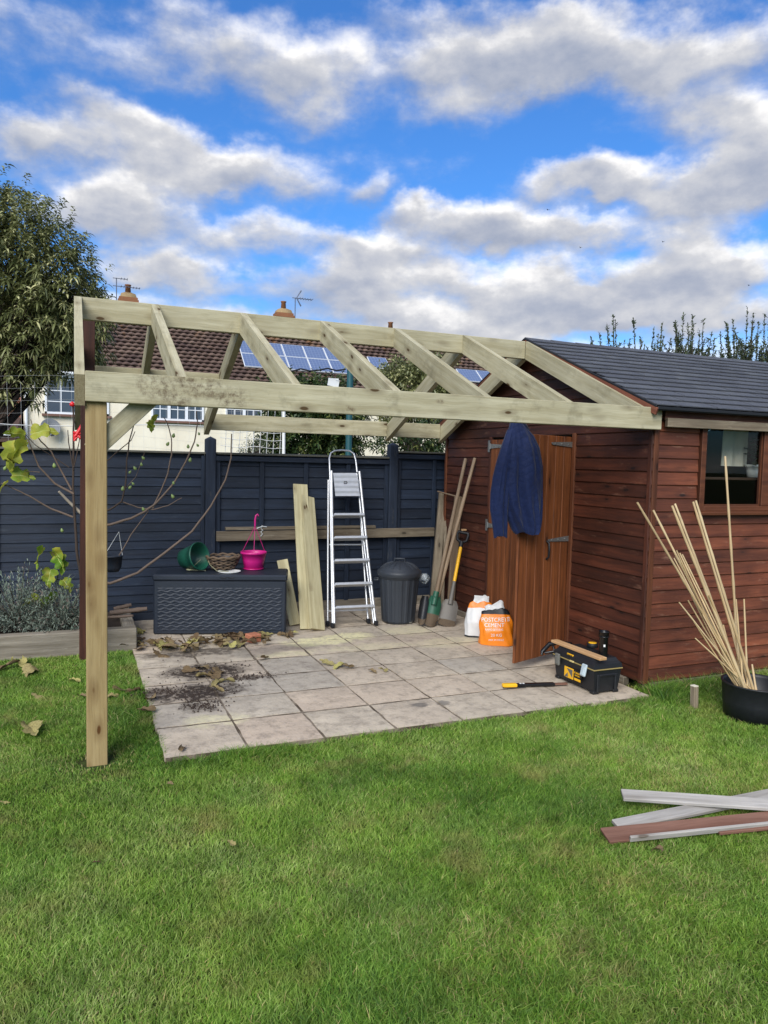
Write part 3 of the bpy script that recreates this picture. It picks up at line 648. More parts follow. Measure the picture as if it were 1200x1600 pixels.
mb.tube([g0+Vector((.02+.05*math.sin(k*1.1), .03*math.cos(k*1.7), .008+.012*abs(math.sin(k)))) for k in range(14)], .004, 6); mb.tube([g0+Vector((0, 0, .01)), g0+bd*.14+Vector((0, 0, .006))], .004, 6); mb.tube([g0+Vector((0, 0, .012)), g0+bd*.09+bn*.04+Vector((0, 0, .10))], .003, 6)
mb.build('hanging_string', M_TWINE, pot)
p = on_box((347, 893))+bn*.10
bsk = thing('wicker_basket', 'shallow dark wicker hanging basket on the storage box', 'basket', p)
for k in range(9):
    t = k/8; r = .075+.075*math.sqrt(t); mb = MB(); N = 40
    mb.tube([p+Vector((r*math.cos(2*math.pi*i/N), r*math.sin(2*math.pi*i/N), .012+.115*t+.006*math.sin(i*math.pi*.5+k*math.pi))) for i in range(N+1)], .0075 if k < 8 else .011, 6, caps=False); mb.build('wicker_band', M_WICKER if k % 3 else M_BARKD, bsk)
mb = MB(); mb.lathe([(.0001, .004), (.072, .006), (.12, .06), (.142, .118)], 24, Matrix.Translation(p)); mb.build('liner', M_BLACK, bsk)
mb = MB(); mb.tube([p+Vector((-.15, 0, .125)), p+Vector((-.13, -.06, .06)), p+Vector((-.08, -.13, .012)), p+Vector((.02, -.16, .008))], .003, 6); mb.build('chain', M_TWINE, bsk)
p = on_box((357, 896))-bn*.0
pl = thing('white_saucer', 'small white saucer lying in front of the wicker basket', 'saucer', p)
mb = MB(); mb.lathe([(.0001, .004), (.08, .004), (.10, .012), (.103, .012), (.085, .0), (.0001, .0)], 32, Matrix.Translation(p+bn*.075)); mb.build('dish', M_WHITE, pl)
p = on_box((395, 892))+bn*.11
pk = thing('plant_pot', 'bright pink plastic hanging pot standing on the storage box', 'plant pot', p)
mb = MB(); mb.lathe(pot_profile(.085, .115, .165), 40, Matrix.Translation(p)); mb.build('pot_body', M_PINK, pk)
mb = MB(); mb.lathe([(.0001, .0), (.088, .002), (.096, .012), (.0001, .012)], 32, Matrix.Translation(p+Vector((0, 0, .0)))); mb.build('drip_tray', M_PINK, pk)
mb = MB(); hk = p+Vector((.01, 0, .40))
for a in (.3, 2.4, 4.5): mb.tube([p+Vector((.118*math.cos(a), .118*math.sin(a), .16)), hk], .0028, 6)
hp = [hk, hk+Vector((0, 0, .06)), hk+Vector((.008, 0, .10)), hk+Vector((.022, 0, .112)), hk+Vector((.032, 0, .095))]
mb.tube(hp, [.008, .009, .008, .007, .006], 8); mb.build('hanger', M_PINK, pk)
# half brick
p = PZ((397, 1004), SZ)
hb = MB(); hb.box(p+Vector((0, .04, .034)), (.105, .1, .068), Matrix.Rotation(.35, 3, 'Z'), ch=.006); tag(hb.build('brick', M_BRICK), 'broken half of an orange brick on the paving by the box', 'brick')

# ------------------------------------------------------------------ timber along the fence
y_ = FYF-.05-.018
rl = [(PY((338, 838), y_), PY((678, 831), y_), .095, .034, 'long weathered rail held flat against the fence behind the stepladder'), (PY((352, 826), y_), PY((586, 823), y_), .03, .05, 'thin weathered batten lying on the long rail by the fence')]
for a, c_, wd, th_, lb in rl:
    tag(board('fence_rail', None, a, c_, (0, 0, 1), wd, th_, M_WEATH), lb, 'rail', 'rails against the fence')
p = PY((409, 832), y_-.025); mb = MB(); mb.tube([p+Vector((.012*math.sin(k*2), -.004*math.cos(k*3), .07-.012*k)) for k in range(10)], .004, 6); mb.tube([p+Vector((-.05, 0, .04)), p+Vector((.0, -.01, .062)), p+Vector((.05, 0, .055))], .005, 6)
tag(mb.build('cord', M_CORD), 'short white cord knotted over the weathered rail', 'cord')
def lean(name, bot, top, wd, th_, mat, wdir, label, group='planks leaning on the fence'):
    return tag(board(name, None, bot, top, wdir, wd, th_, mat), label, 'plank', group)
lean('leaning_plank', PZ((482, 984), SZ)+Vector((0, .02, .0)), PY((469, 757), FYF-.115), .145, .022, M_TIMBER2, (1, -.05, 0), 'tallest pale new plank leaning on the fence, left of the stepladder')
lean('leaning_plank', PZ((496, 986), SZ)+Vector((0, .0, .012)), PY((480, 776), FYF-.165), .15, .03, M_TIMBER2, (1, .35, 0), 'pale new plank leaning in front of the tallest one beside the stepladder')
lean('leaning_plank', PZ((461, 978), SZ)+Vector((0, .0, .01)), PY((441, 875), 3.02), .105, .02, M_TIMBER2, (1, -.3, 0), 'short pale offcut plank leaning behind the right end of the storage box')

# ------------------------------------------------------------------ stepladder
f0, f1 = PZ((519, 981), SZ), PZ((589, 977), SZ); top_ = PY((535, 705), FYF-.07)
nl = (f1-f0).cross(top_-f0).normalized(); LP = lambda px, off=0.0: PL(px, f0+nl*off, nl)
if nl.y > 0: nl = -nl                            # towards the camera
ld = thing('stepladder', 'folded silver aluminium stepladder leaning against the fence', 'stepladder', (f0+f1)/2)
def rail(px, name, rad=.012, off=0.0, mat=M_ALU):
    mb = MB(); mb.tube([LP(q_, off) for q_ in px], rad, 8); return mb.build(name, mat, ld)
rail([(519.5, 976), (517.5, 860), (515.5, 740), (514.5, 716), (517, 708), (523, 704.5), (534, 703.5), (546, 704.5), (553, 709), (556, 720), (558, 738)], 'hand_rail', .009)
rail([(522.5, 974), (519.5, 850), (518, 736)], 'front_rail', .013, .004); rail([(587, 974), (574, 860), (561.5, 737)], 'front_rail', .013, .004)
rail([(584, 974), (570, 860), (557.5, 740)], 'side_rail', .009, -.02)
rail([(512, 976), (512.5, 860), (513, 750)], 'rear_rail', .010, -.09); rail([(575, 968), (567, 860), (560, 750)], 'rear_rail', .010, -.09)
rail([(514, 851), (565, 851)], 'rear_brace', .008, -.09); rail([(513, 955), (572, 953)], 'rear_brace', .008, -.09)
for k, (yy, xa, xb2) in enumerate(((806.5, 521, 568), (842, 521.5, 572), (877.5, 522, 576), (914, 522.5, 580), (950, 523.5, 584))):
    a, c_ = LP((xa, yy)), LP((xb2, yy-1.5)); st = MB(); dx_ = (c_-a).normalized(); mid = (a+c_)/2
    Ms = Matrix(((dx_.x, 0, 0), (dx_.y, 1, 0), (dx_.z, 0, 1))); L_ = (c_-a).length
    dp = Vector((0, -.35, -.9)) if False else None
    bk_ = Vector((-dx_.y, dx_.x, 0)); M3 = Matrix(((dx_.x, bk_.x, 0), (dx_.y, bk_.y, 0), (0, 0, 1)))
    tilt = Matrix.Rotation(math.radians(-24), 3, dx_)
    st.box(mid, (L_, .085, .022), tilt @ M3, ch=.003)
    for r in range(5): st.box(mid+tilt @ (bk_*(-.034+.017*r)+Vector((0, 0, .0125))), (L_-.01, .006, .004), tilt @ M3)
    st.build('step', M_ALU, ld)
a, c_ = LP((521, 739), .02), LP((562, 774), .035); pt = MB(); N = 9; rows = []
for j in range(N+1):
    t = j/N; yy = 739+t*36; xl, xr = 520.5+t*3.5, 557+t*5.5; o_ = .022+.009*(j % 2)
    rows.append([LP((xl, yy), o_), LP((xr, yy), o_), LP((xr, yy), o_-.014), LP((xl, yy), o_-.014)])
pt.loft(rows, smooth=False); pt.build('platform', M_ALU, ld)
mb = MB(); q_ = LP((540, 754), .031); mb.tube([q_+Vector((-.015, 0, -.012)), q_+Vector((-.015, 0, .012)), q_+Vector((.012, 0, .012)), q_+Vector((.016, 0, .0)), q_+Vector((.010, 0, -.010)), q_+Vector((-.012, 0, -.010))], .003, 6); mb.build('badge', M_BLACK, ld)
for px, off in (((519.5, 979), 0), ((587.5, 976), 0), ((512, 979), -.09), ((575.5, 970), -.09)):
    mb = MB(); c0 = LP(px, off); c0.z = SZ; mb.box(c0+Vector((0, 0, .022)), (.034, .045, .044), ch=.006); mb.build('rubber_foot', M_BLACK, ld)

# ------------------------------------------------------------------ dustbin
fb = PZ((622, 976), SZ); BR0, BR1 = .158, .192; vdir = Vector((fb.x-CAM[0], fb.y-CAM[1], 0)).normalized(); bc = fb+vdir*BR0
hr = PL((622, 893), bc, (vdir.x, vdir.y, 0)).z-SZ
bn_ = thing('dustbin', 'dark grey plastic dustbin with domed lid beside the stepladder', 'dustbin', bc)
rip = lambda k, z: (.03 if (k % 6) in (0, 1, 2) else 0.0)
mb = MB(); mb.lathe([(.0001, .0), (BR0*.97, .0), (BR0, .02)], 96, Matrix.Translation(bc)); mb.lathe([(BR0, .02), (BR0+(BR1-BR0)*.9, hr*.88)], 96, Matrix.Translation(bc), ripple=rip, smooth=False); mb.lathe([(BR1*1.0, hr*.88), (BR1*1.05, hr*.90), (BR1*1.05, hr)], 96, Matrix.Translation(bc)); mb.build('bin_body', M_BIN, bn_)
mb = MB(); mb.lathe([(BR1*1.10, hr-.035), (BR1*1.13, hr-.01), (BR1*1.12, hr+.012), (BR1*1.02, hr+.02), (BR1*.98, hr+.036), (BR1*.72, hr+.072), (BR1*.35, hr+.094), (.0001, hr+.098)], 64, Matrix.Translation(bc)); lidb = mb.build('lid', M_BIN, bn_)
for k in range(16):
    a = k*math.pi/8; mb = MB(); mb.tube([bc+Vector((math.cos(a)*BR1*f_, math.sin(a)*BR1*f_, hr+h_)) for f_, h_ in ((.93, .043), (.7, .076), (.36, .096))], .004, 6); mb.build('rib', M_BIN, lidb)
mb = MB(); c0 = bc+Vector((0, 0, hr+.092)); sd_ = Vector((vdir.y, -vdir.x, 0)); mb.tube([c0-sd_*.05, c0-sd_*.05+Vector((0, 0, .035)), c0+sd_*.05+Vector((0, 0, .035)), c0+sd_*.05], .009, 8); mb.build('lid_handle', M_BIN, lidb)
for s_ in (-1, 1):
    mb = MB(); c0 = bc+sd_*s_*BR1*1.05+Vector((0, 0, hr*.84)); mb.tube([c0-vdir*.05, c0-vdir*.05+sd_*s_*.04, c0+vdir*.05+sd_*s_*.04, c0+vdir*.05], .009, 8); mb.build('side_handle', M_BIN, bn_)
p = PZ((640, 974), SZ); mb = MB(); mb.box(p+Vector((0, 0, .02)), (.05, .035, .04), Matrix.Rotation(.4, 3, 'Z'), ch=.008); tag(mb.build('pale_scrap', M_CONCRETE), 'small pale lump of rubble in front of the dustbin', 'rubble')
# clear crumpled bag hooked by the bin
m, n, b = new_mat('clear_polythene', .15, .5); b.inputs['Transmission Weight'].default_value = .0; b.inputs['Base Color'].default_value = (.55, .6, .62, 1)
tr = n.n('ShaderNodeBsdfTransparent'); mx = n.n('ShaderNodeMixShader', {0: .35, 1: tr.outputs[0], 2: b.outputs[0]}); n.set([x for x in n.t.nodes if x.type == 'OUTPUT_MATERIAL'][0].inputs[0], mx.outputs[0])
M_POLY = m; p = bc+sd_*(BR1*1.28)+Vector((0, 0, hr*.83+.02)); rings = []
for j in range(6):
    t = j/5; rr = .012+.032*math.sin(math.pi*min(1, t*.9+.08)); rings.append([p+Vector((rr*(1+.4*math.sin(5*a_+j*2))*math.cos(a_), rr*(1+.4*math.sin(4*a_+j))*math.sin(a_), -.10*t+.05)) for a_ in [2*math.pi*k/18 for k in range(18)]])
mb = MB(); mb.loft(rings); tag(mb.build('plastic_bag', M_POLY), 'scrap of clear plastic bag hanging at the side of the dustbin', 'plastic bag')

# ------------------------------------------------------------------ digging tools in the corner
d0_ = PZ((671, 980), SZ); hA, hB_ = PX((727.5, 717), GX-.03), PX((742, 716), GX-.02)
dg = thing('post_hole_digger', 'post hole digger with two wooden handles and muddy green blades against the shed', 'digger', d0_)
j0, j1 = PX((673, 934), d0_.x+.05), PX((684, 938), d0_.x+.10); up0 = (hA-d0_).normalized()
jA = d0_+up0*.30+Vector((-.012, -.01, 0)); jB = d0_+up0*.30+Vector((.045, .05, 0))
rod('handle', dg, jA-up0*.06, hA, .021, .017, M_HANDLE); rod('handle', dg, jB-up0*.06, hB_, .021, .017, M_HANDLE)
def blade(parent, foot, upv, facing, wd, hgt, curve, mat, mudh, name='blade', rnd_=.6):
    X_ = upv.cross(facing).normalized(); Fz = X_.cross(upv).normalized()
    for nm, mt, ta, tb in ((name, mat, mudh, 1.0), ('mud', M_MUD, 0.0, mudh)):
        mb = MB(); N = 10; K = 8
        for sgn in (1, -1):
            rows = []
            for j in range(K+1):
                t = ta+(tb-ta)*j/K; ww = wd*(1-.45*max(0, .3-t)**1.0/.3*rnd_)*(1 if t < .8 else 1-(t-.8)*1.6); row = []
                for i in range(N+1):
                    s_ = i/N*2-1; row.append(foot+upv*(hgt*t+(.02*(s_*s_) if t < .2 else 0))+X_*(s_*ww/2)+Fz*(-curve*(s_*s_)+sgn*.0025))
                rows.append(row if sgn > 0 else row[::-1])
            mb.loft(rows, caps=False, closed=False)
        mb.build(nm, mt, parent)
toCam = (Vector(CAM)-d0_); toCam.z = 0; toCam.normalize()
blade(dg, d0_+Vector((0, 0, .005)), up0, toCam, .135, .30, .035, M_GREENPAINT, .42)
blade(dg, d0_+Vector((-.06, .07, .01)), (up0+Vector((-.05, .02, 0))).normalized(), -toCam, .085, .28, .03, M_BLACK, .2)
mb = MB(); mb.tube([jA-up0*.08, jA+up0*.05], .028, 10); mb.tube([jB-up0*.08, jB+up0*.05], .026, 10); mb.tube([jA+(jA-jB).normalized()*.03, jB+(jB-jA).normalized()*.03], .012, 8); mb.build('hinge_bolt', M_GREENPAINT, dg)
s0 = PZ((697, 979), SZ); hT = PX((725.5, 824), GX-.04); us = (hT-s0).normalized()
spd = thing('spade', 'spade with yellow shaft, black grip and earthy steel blade leaning on the shed', 'spade', s0)
blade(spd, s0, us, toCam, .165, .27, .018, M_DSTEEL, .26, rnd_=.1)
L_ = (hT-s0).length
mb = MB(); mb.tube([s0+us*.22, s0+us*.34, s0+us*.46], [.026, .02, .0175], 10); mb.build('socket', M_DSTEEL, spd)
rod('shaft', spd, s0+us*.45, s0+us*(L_*.80), .017, .017, M_YELLOW)
mb = MB(); g0 = s0+us*(L_*.79); sx_ = us.cross(toCam).normalized()
mb.tube([g0, g0+us*.06], .021, 10)
mb.tube([g0+us*.05, g0+us*.075-sx_*.045, g0+us*.14-sx_*.055, g0+us*.165-sx_*.04], .014, 8); mb.tube([g0+us*.05, g0+us*.075+sx_*.045, g0+us*.14+sx_*.055, g0+us*.165+sx_*.04], .014, 8); mb.tube([g0+us*.16-sx_*.055, g0+us*.16+sx_*.055], .016, 8); mb.build('grip', M_BLACK, spd)
mb = MB(); mb.box(g0+us*.19, (.055, .035, .02), ch=.006); mb.build('grip_cap', M_BLOCKWOOD, spd)
for (bt, tp, wd, th_, lb) in (((676, 962), (692, 770), .085, .045, 'broad grey weathered board leaning in the corner behind the digger'), ((690, 960), (699, 752), .030, .025, 'thin grey batten, tallest of the old timbers in the corner'), ((703, 958), (716, 776), .075, .03, 'grey weathered board leaning on the shed behind the spade')):
    yb4 = 2.95 if bt[0] < 680 else (3.02 if bt[0] < 695 else 2.72)
    b0 = PZ(bt, SZ); t0 = PX(tp, GX-.07) if bt[0] > 700 else PY(tp, FYF-.11)
    tag(board('old_board', None, b0, t0, (1, -.2, 0), wd, th_, M_WEATH if bt[0] < 700 else M_HANDLE), lb, 'board', 'old timbers in the corner')
tag(rod('pale_lath', None, PY((684, 768), FYF-.17), PX((722, 778), GX-.02), .008, .008, M_HANDLE, 6), 'thin pale lath laid across the tops of the old boards', 'lath')

# ------------------------------------------------------------------ cement bags
def bag(name, label, c0, wv, dv_, h, mats, seed, topshift):
    """wv: half width vector, dv_: half depth vector; rings of a slumped sack, mats: (from, to, material, part name)"""
    rnd = random.Random(seed); ph = [rnd.uniform(0, 6) for _ in range(6)]; NR_, K = 26, 48
    def ring(t):
        wdt = (1.0-.10*t if t < .55 else .945-.98*(t-.55)**1.25) if t < .86 else .55-.6*(t-.86)+.9*max(0, t-.93)
        dpt = 1.0 if t < .35 else max(.045, 1-1.62*(t-.35)); out = []
        for k in range(K):
            a = 2*math.pi*k/K; cx_ = math.copysign(abs(math.cos(a))**.62, math.cos(a)); sy_ = math.copysign(abs(math.sin(a))**.62, math.sin(a))
            cr_ = 1+.035*math.sin(5*a+ph[0]+6*t)*(.3+t)+.03*math.sin(9*a+ph[1]-9*t)+.02*math.sin(14*t+ph[2]+3*a)
            zz = h*t*(1-.06*abs(cx_)*(t))+((t-.7)*.09*math.sin(2*cx_+ph[3])+(t-.7)*.05*math.sin(5*cx_+ph[4]) if t > .7 else 0)
            out.append(c0+wv*(wdt*cx_*cr_)+dv_*(dpt*sy_*cr_)+topshift*(t**2.2)+Vector((0, 0, zz)))
        return out
    th_ = thing(name, label, 'bag', c0); bv = None
    for t0, t1, mt, nm in mats:
        kk = max(3, int(NR_*(t1-t0))); mb = MB(); mb.loft([ring(t0+(t1-t0)*j/kk) for j in range(kk+1)], caps=True); ob = mb.build(nm, mt, th_)
        if nm == 'sack': bv = BVHTree.FromPolygons([tuple(v) for v in mb.v], mb.f)
    return th_, bv
cb = PZ((781, 1010), SZ)+Vector((.03, .11, 0)); cdir = (Vector(CAM)-cb); cdir.z = 0; cdir.normalize(); side = Vector((-cdir.y, cdir.x, 0))   # to the viewer's right
hbag = PL((768, 941), cb, tuple(cdir)).z-SZ
ob, bv = bag('cement_bag', 'orange printed cement bag slumped behind the open door', cb, side*.148, cdir*.10, hbag, ((0, .74, M_ORANGE, 'sack'), (.74, .86, M_BLACK, 'black_band'), (.86, 1.0, M_WHITEBAG, 'folded_top')), 5, side*-.03-cdir*.02)
def txt_frame(c_, right, normal, roll=0.0):
    Y_ = normal.cross(right).normalized(); Mx = Matrix(((right.x, Y_.x, normal.x, c_.x), (right.y, Y_.y, normal.y, c_.y), (right.z, Y_.z, normal.z, c_.z), (0, 0, 0, 1))); return Mx @ Matrix.Rotation(roll, 4, 'Z')
for s_, hh, sz_, sx2 in (('POSTCRETE', .215, .046, -.012), ('CEMENT', .172, .044, -.02), ('RAPID SETTING', .138, .022, -.02), ('20 KG', .092, .036, .0), ('MIX IN HOLE', .05, .022, .0)):
    text_obj(s_, sz_, M_WHITE, ob, txt_frame(cb+cdir*.12+side*sx2+Vector((0, 0, hh)), side, cdir, .06), bvh=bv)
cw = PZ((752, 997), SZ)+Vector((.02, .09, 0))
hw = PL((758, 929), cw, tuple(cdir)).z-SZ
ow, bw_ = bag('cement_bag', 'white and orange cement bag standing behind the orange one', cw, side*.125, cdir*.085, hw, ((0, .04, M_BLACK, 'dark_base'), (.04, .70, M_WHITEBAG, 'sack'), (.70, .86, M_ORANGE, 'orange_neck'), (.86, 1.0, M_WHITEBAG, 'folded_top')), 9, side*.02)

# ------------------------------------------------------------------ toolbox and the things on it
tx0, tx1, ty0, ty1 = -.236, .0, .060, .520; TH = .165; LT = .075; tcx, tcy = (tx0+tx1)/2, (ty0+ty1)/2
tb = thing('toolbox', 'black plastic toolbox with yellow labels and grey latches on the paving', 'toolbox', (tcx, tcy, SZ))
mb = MB(); ins = .012
mb.loft([[Vector((tcx+sx2*(.118-i_), tcy+sy2*(.23-i_), SZ+z)) for sx2, sy2 in ((-1, -1), (1, -1), (1, 1), (-1, 1))] for z, i_ in ((.014, .018), (.05, .014), (TH-.03, .006), (TH, .004))], smooth=False)
for sx2 in (-1, 1):
    for sy2 in (-1, 1): mb.box((tcx+sx2*.086, tcy+sy2*.196, SZ+.010), (.045, .045, .02), ch=.004)
for sy2 in (-1, 1):
    for sx2 in (-.075, .075): mb.box((tcx+sx2, tcy+sy2*.222, SZ+.075), (.022, .016, .12), ch=.004)
    mb.box((tcx, tcy+sy2*.226, SZ+TH-.035), (.13, .016, .016), ch=.004)
mb.build('case', M_BLACK, tb)
mb = MB(); mb.loft([[Vector((tcx+sx2*(.120-i_), tcy+sy2*(.232-i_*1.2), SZ+z)) for sx2, sy2 in ((-1, -1), (1, -1), (1, 1), (-1, 1))] for z, i_ in ((TH+.012, .0), (TH+.04, .004), (TH+.055, .02), (TH+LT, .03))], smooth=False); lid = mb.build('lid', M_BLACK, tb)
mb = MB(); mb.box((tcx, tcy, SZ+TH+.006), (.246, .470, .008), ch=.002); mb.build('seal_strip', plain('tan_strip', sr(150, 132, 80), .5), tb)
for yy, mt in ((.155, plain('pale_latch', sr(170, 184, 190), .4)), (.455, plain('grey_latch', sr(100, 100, 94), .5))):
    mb = MB(); Mz = Matrix.Rotation(.22 if yy < .3 else 0, 3, 'Y')
    mb.box((tx0-.012, yy, SZ+TH-.015), (.018, .052, .085), Mz, ch=.006); mb.box((tx0-.022, yy, SZ+TH-.02), (.008, .028, .055), Mz, ch=.003); mb.build('latch', mt, tb)
lb = MB(); lb.box((tx0-.006, .325, SZ+.085), (.006, .10, .075), ch=.001); L1 = lb.build('label', M_YELLOW, tb)
lb = MB(); lb.prism([(tx0-.0095, .345, SZ+.115), (tx0-.0095, .280, SZ+.115), (tx0-.0095, .280, SZ+.06)], (-.001, 0, 0)); lb.prism([(tx0-.0095, .372, SZ+.05), (tx0-.0095, .335, SZ+.085), (tx0-.0095, .33, SZ+.055)], (-.001, 0, 0)); lb.build('label_print', M_DSTEEL, L1)
lb = MB(); lb.box((tx0-.006, .225, SZ+.085), (.006, .085, .08), ch=.001); L2_ = lb.build('label', M_BLACKGLOSS, tb)
mL = Matrix(((0, 0, -1, 0), (-1, 0, 0, 0), (0, 1, 0, 0), (0, 0, 0, 1)))
def tl(s_, y, z, sz_, mat, par): text_obj(s_, sz_, mat, par, Matrix.Translation((tx0-.011, y, SZ+z)) @ mL)
tl('STANLEY', .225, .106, .018, M_YELLOW, L2_); tl('FATMAX', .225, .088, .014, M_YELLOW, L2_)
lb = MB(); lb.box((tx0-.006, .225, SZ+.060), (.0075, .07, .018), ch=.001); lb.build('label_stripe', M_YELLOW, L2_)
lb = MB(); lb.box((tx0+.006, .335, SZ+TH+.035), (.008, .07, .034), Matrix.Rotation(.15, 3, 'Y'), ch=.001); L3 = lb.build('label', M_YELLOW, lid)
text_obj('STANLEY', .017, M_BLACK, L3, Matrix.Translation((tx0+.0005, .335, SZ+TH+.042)) @ mL); text_obj('FATMAX', .013, M_BLACK, L3, Matrix.Translation((tx0+.0005, .335, SZ+TH+.027)) @ mL)
lb = MB(); lb.box((tx0-.004, .30, SZ+TH+.008), (.012, .045, .012), ch=.003); lb.build('centre_catch', plain('tan_catch', sr(196, 178, 120), .5), tb)
LZ = SZ+TH+LT
e0, e1 = PZ((866, 1001), LZ+.012), PZ((943, 1030), LZ+.012)
tag(board('wood_offcut', None, e0, e1, (1, .1, 0), .06, .020, M_BLOCKWOOD), 'pale planed strip of wood lying along the toolbox lid', 'offcut')
p = PZ((945, 1026), LZ+.001); pp = thing('pipe_piece', 'short black plastic pipe standing upright on the toolbox', 'pipe', p)
rp = .030; p = p+Vector((.0, rp*.6, 0)); hp_ = PL((945, 986), p, (0, 1, 0)).z-LZ
mb = MB(); mb.lathe([(rp, 0), (rp, hp_*.74), (rp*1.16, hp_*.77), (rp*1.16, hp_*.95), (rp*1.22, hp_*.955), (rp*1.22, hp_), (rp*1.05, hp_), (rp*.9, hp_-.01), (rp*.9, .01)], 36, Matrix.Translation(p)); mb.build('tube', M_BLACKGLOSS, pp)
mb = MB(); mb.lathe([(rp*1.16, hp_*.77), (rp*1.24, hp_*.775), (rp*1.24, hp_*.80), (rp*1.16, hp_*.805)], 36, Matrix.Translation(p)); mb.build('collar', M_BLACKGLOSS, pp)
mb = MB(); q_ = p+Vector((-rp*.5, -rp*.9, hp_*.45)); mb.box(q_, (.012, .003, .016), Matrix.Rotation(-.5, 3, 'Z')); mb.build('sticker', M_WHITE, pp)
p = PZ((928, 1013), LZ+.001)+Vector((.01, .03, 0)); tp = thing('tape_measure', 'yellow and black tape measure lying on the toolbox behind the strip of wood', 'tape measure', p)
mb = MB(); mb.lathe([(.0001, 0), (.036, 0), (.04, .006), (.04, .026), (.036, .032), (.0001, .032)], 28, Matrix.Translation(p)); mb.build('casing', M_BLACK, tp)
mb = MB(); mb.lathe([(.0001, .032), (.03, .032), (.028, .036), (.0001, .036)], 28, Matrix.Translation(p)); mb.build('face', M_YELLOW, tp)
p = Vector((tcx-.03, ty1+.03, LZ-.02)); mb = MB()
mb.tube([p+Vector((.02, -.09, .03)), p+Vector((-.02, .0, .025)), p+Vector((-.07, .05, .005)), p+Vector((-.12, .07, -.055)), p+Vector((-.13, .06, -.075))], [.014, .017, .018, .016, .010], 10)
mb.tube([p+Vector((-.05, .04, .005)), p+Vector((-.06, .0, -.04)), p+Vector((-.11, .05, -.06))], [.010, .010, .010], 8)
tag(mb.build('tool_handle', M_BLACKGLOSS), 'black curved tool handle poking out beyond the far end of the toolbox', 'tool')
b0, b1 = PZ((785, 1071), SZ+.012), PZ((886, 1068), SZ+.012); bdv = (b1-b0).normalized(); L_ = (b1-b0).length
hs = thing('hand_tool', 'flat black bar with yellow end lying on the paving by the toolbox', 'hand tool', b0)
board('yellow_end', hs, b0, b0+bdv*.105, (-bdv.y, bdv.x, 0), .040, .024, M_YELLOW, ch=.005)
board('black_grip', hs, b0+bdv*.106, b0+bdv*(L_*.80), (-bdv.y, bdv.x, 0), .038, .02, M_BLACKGLOSS, ch=.004)
board('steel_tip', hs, b0+bdv*(L_*.80), b1, (-bdv.y, bdv.x, 0), .034, .008, M_BROWNBOARD, ch=.001)
sdv = Vector((bdv.y, -bdv.x, 0))
for k in range(2): mb = MB(); mb.tube([b0+bdv*(.132+.022*k)+Vector((0, 0, .0103)), b0+bdv*(.132+.022*k)+Vector((0, 0, .0115))], .009, 12); mb.build('white_mark', M_WHITE, hs)
mb = MB(); mb.tube([b0+bdv*.0-sdv*-.022+Vector((0, 0, -.006)), b0-bdv*.006+sdv*.03+Vector((0, 0, -.008)), b0+bdv*.05+sdv*.045+Vector((0, 0, -.008)), b0+bdv*.16+sdv*.032+Vector((0, 0, -.008))], .003, 6); mb.build('wrist_strap', M_BLACK, hs)

# ------------------------------------------------------------------ coat hung on the open door
m, n, b = new_mat('navy_quilted_cloth', .75, .25); P = n.n('ShaderNodeNewGeometry').outputs['Position']
q1_ = n.m('ADD', n.v('DOT_PRODUCT', P, (16, 8, 22)), 0.0); q2_ = n.v('DOT_PRODUCT', P, (-16, -8, 22))
wv = n.m('MULTIPLY', n.m('ABSOLUTE', n.m('SINE', n.m('MULTIPLY', q1_, 2.6))), n.m('ABSOLUTE', n.m('SINE', n.m('MULTIPLY', q2_, 2.6))))
wr = n.noise(P, 26, 5, .6)
n.set(b.inputs['Base Color'], n.mix(wr, sr(12, 23, 54), sr(21, 38, 80))); b.inputs['Sheen Weight'].default_value = .08
bump(n, b, n.m('ADD', n.m('MULTIPLY', n.m('POWER', wv, .5), .18), n.m('MULTIPLY', n.noise(P, 11, 4, .55), 1.5)), .55, .014); M_COAT = m
cy_ = .665
coat = thing('coat', 'navy blue quilted coat hung over the top corner of the open shed door', 'coat', (FE[0], FE[1]-.05, .95))
def coat_loft(prof, K, fold, dep, ph, name):
    rings = []
    for (yy, xl, xr, dpf) in prof:
        a, c_ = PY((xl, yy), cy_), PY((xr, yy), cy_); mid = (a+c_)/2; hw_ = (c_-a)/2; ring = []
        t = (yy-prof[0][0])/(prof[-1][0]-prof[0][0])
        for k in range(K):
            an = 2*math.pi*k/K; f_ = 1+fold*(.3+t)*(.9*(abs(math.sin(2.5*an+ph+t*.9))-.55)+.5*(abs(math.sin(4.5*an+ph*2-t*1.6))-.5)+.15*math.sin(13*an+9*t)); fx = 1+.035*math.sin(7*an+6*t)
            ring.append(mid+hw_*(math.cos(an)*fx)+Vector((0, -dep*dpf*math.sin(an)*f_, .010*t*math.sin(3*an+ph)+.004*math.sin(40*t+5*an))))
        rings.append(ring)
    # smooth in between
    fine = []
    for i in range(len(rings)-1):
        for j in range(4):
            t = j/4; fine.append([rings[i][k].lerp(rings[i+1][k], t) for k in range(K)])
    fine.append(rings[-1]); mb = MB(); mb.loft(fine); return mb.build(name, M_COAT, coat)
coat_loft([(648, 800, 812, .5), (664, 797, 818, .6), (682, 793, 833, .75), (700, 789, 842, .9), (730, 786, 847.5, 1), (760, 783, 847, 1), (790, 787, 846.5, 1.0), (812, 795, 845, 1.0), (826, 801, 843, .95), (833, 806, 839, .9)], 96, .75, .066, 1.0, 'coat_body')
coat_loft([(672, 793, 806, .6), (695, 785, 803, .8), (720, 777.5, 801, .9), (745, 771.5, 798, 1), (770, 767.5, 795, 1), (795, 766.5, 792, 1), (818, 769.5, 791, .95), (838, 772, 790.5, .85)], 60, .45, .05, 2.3, 'sleeve')
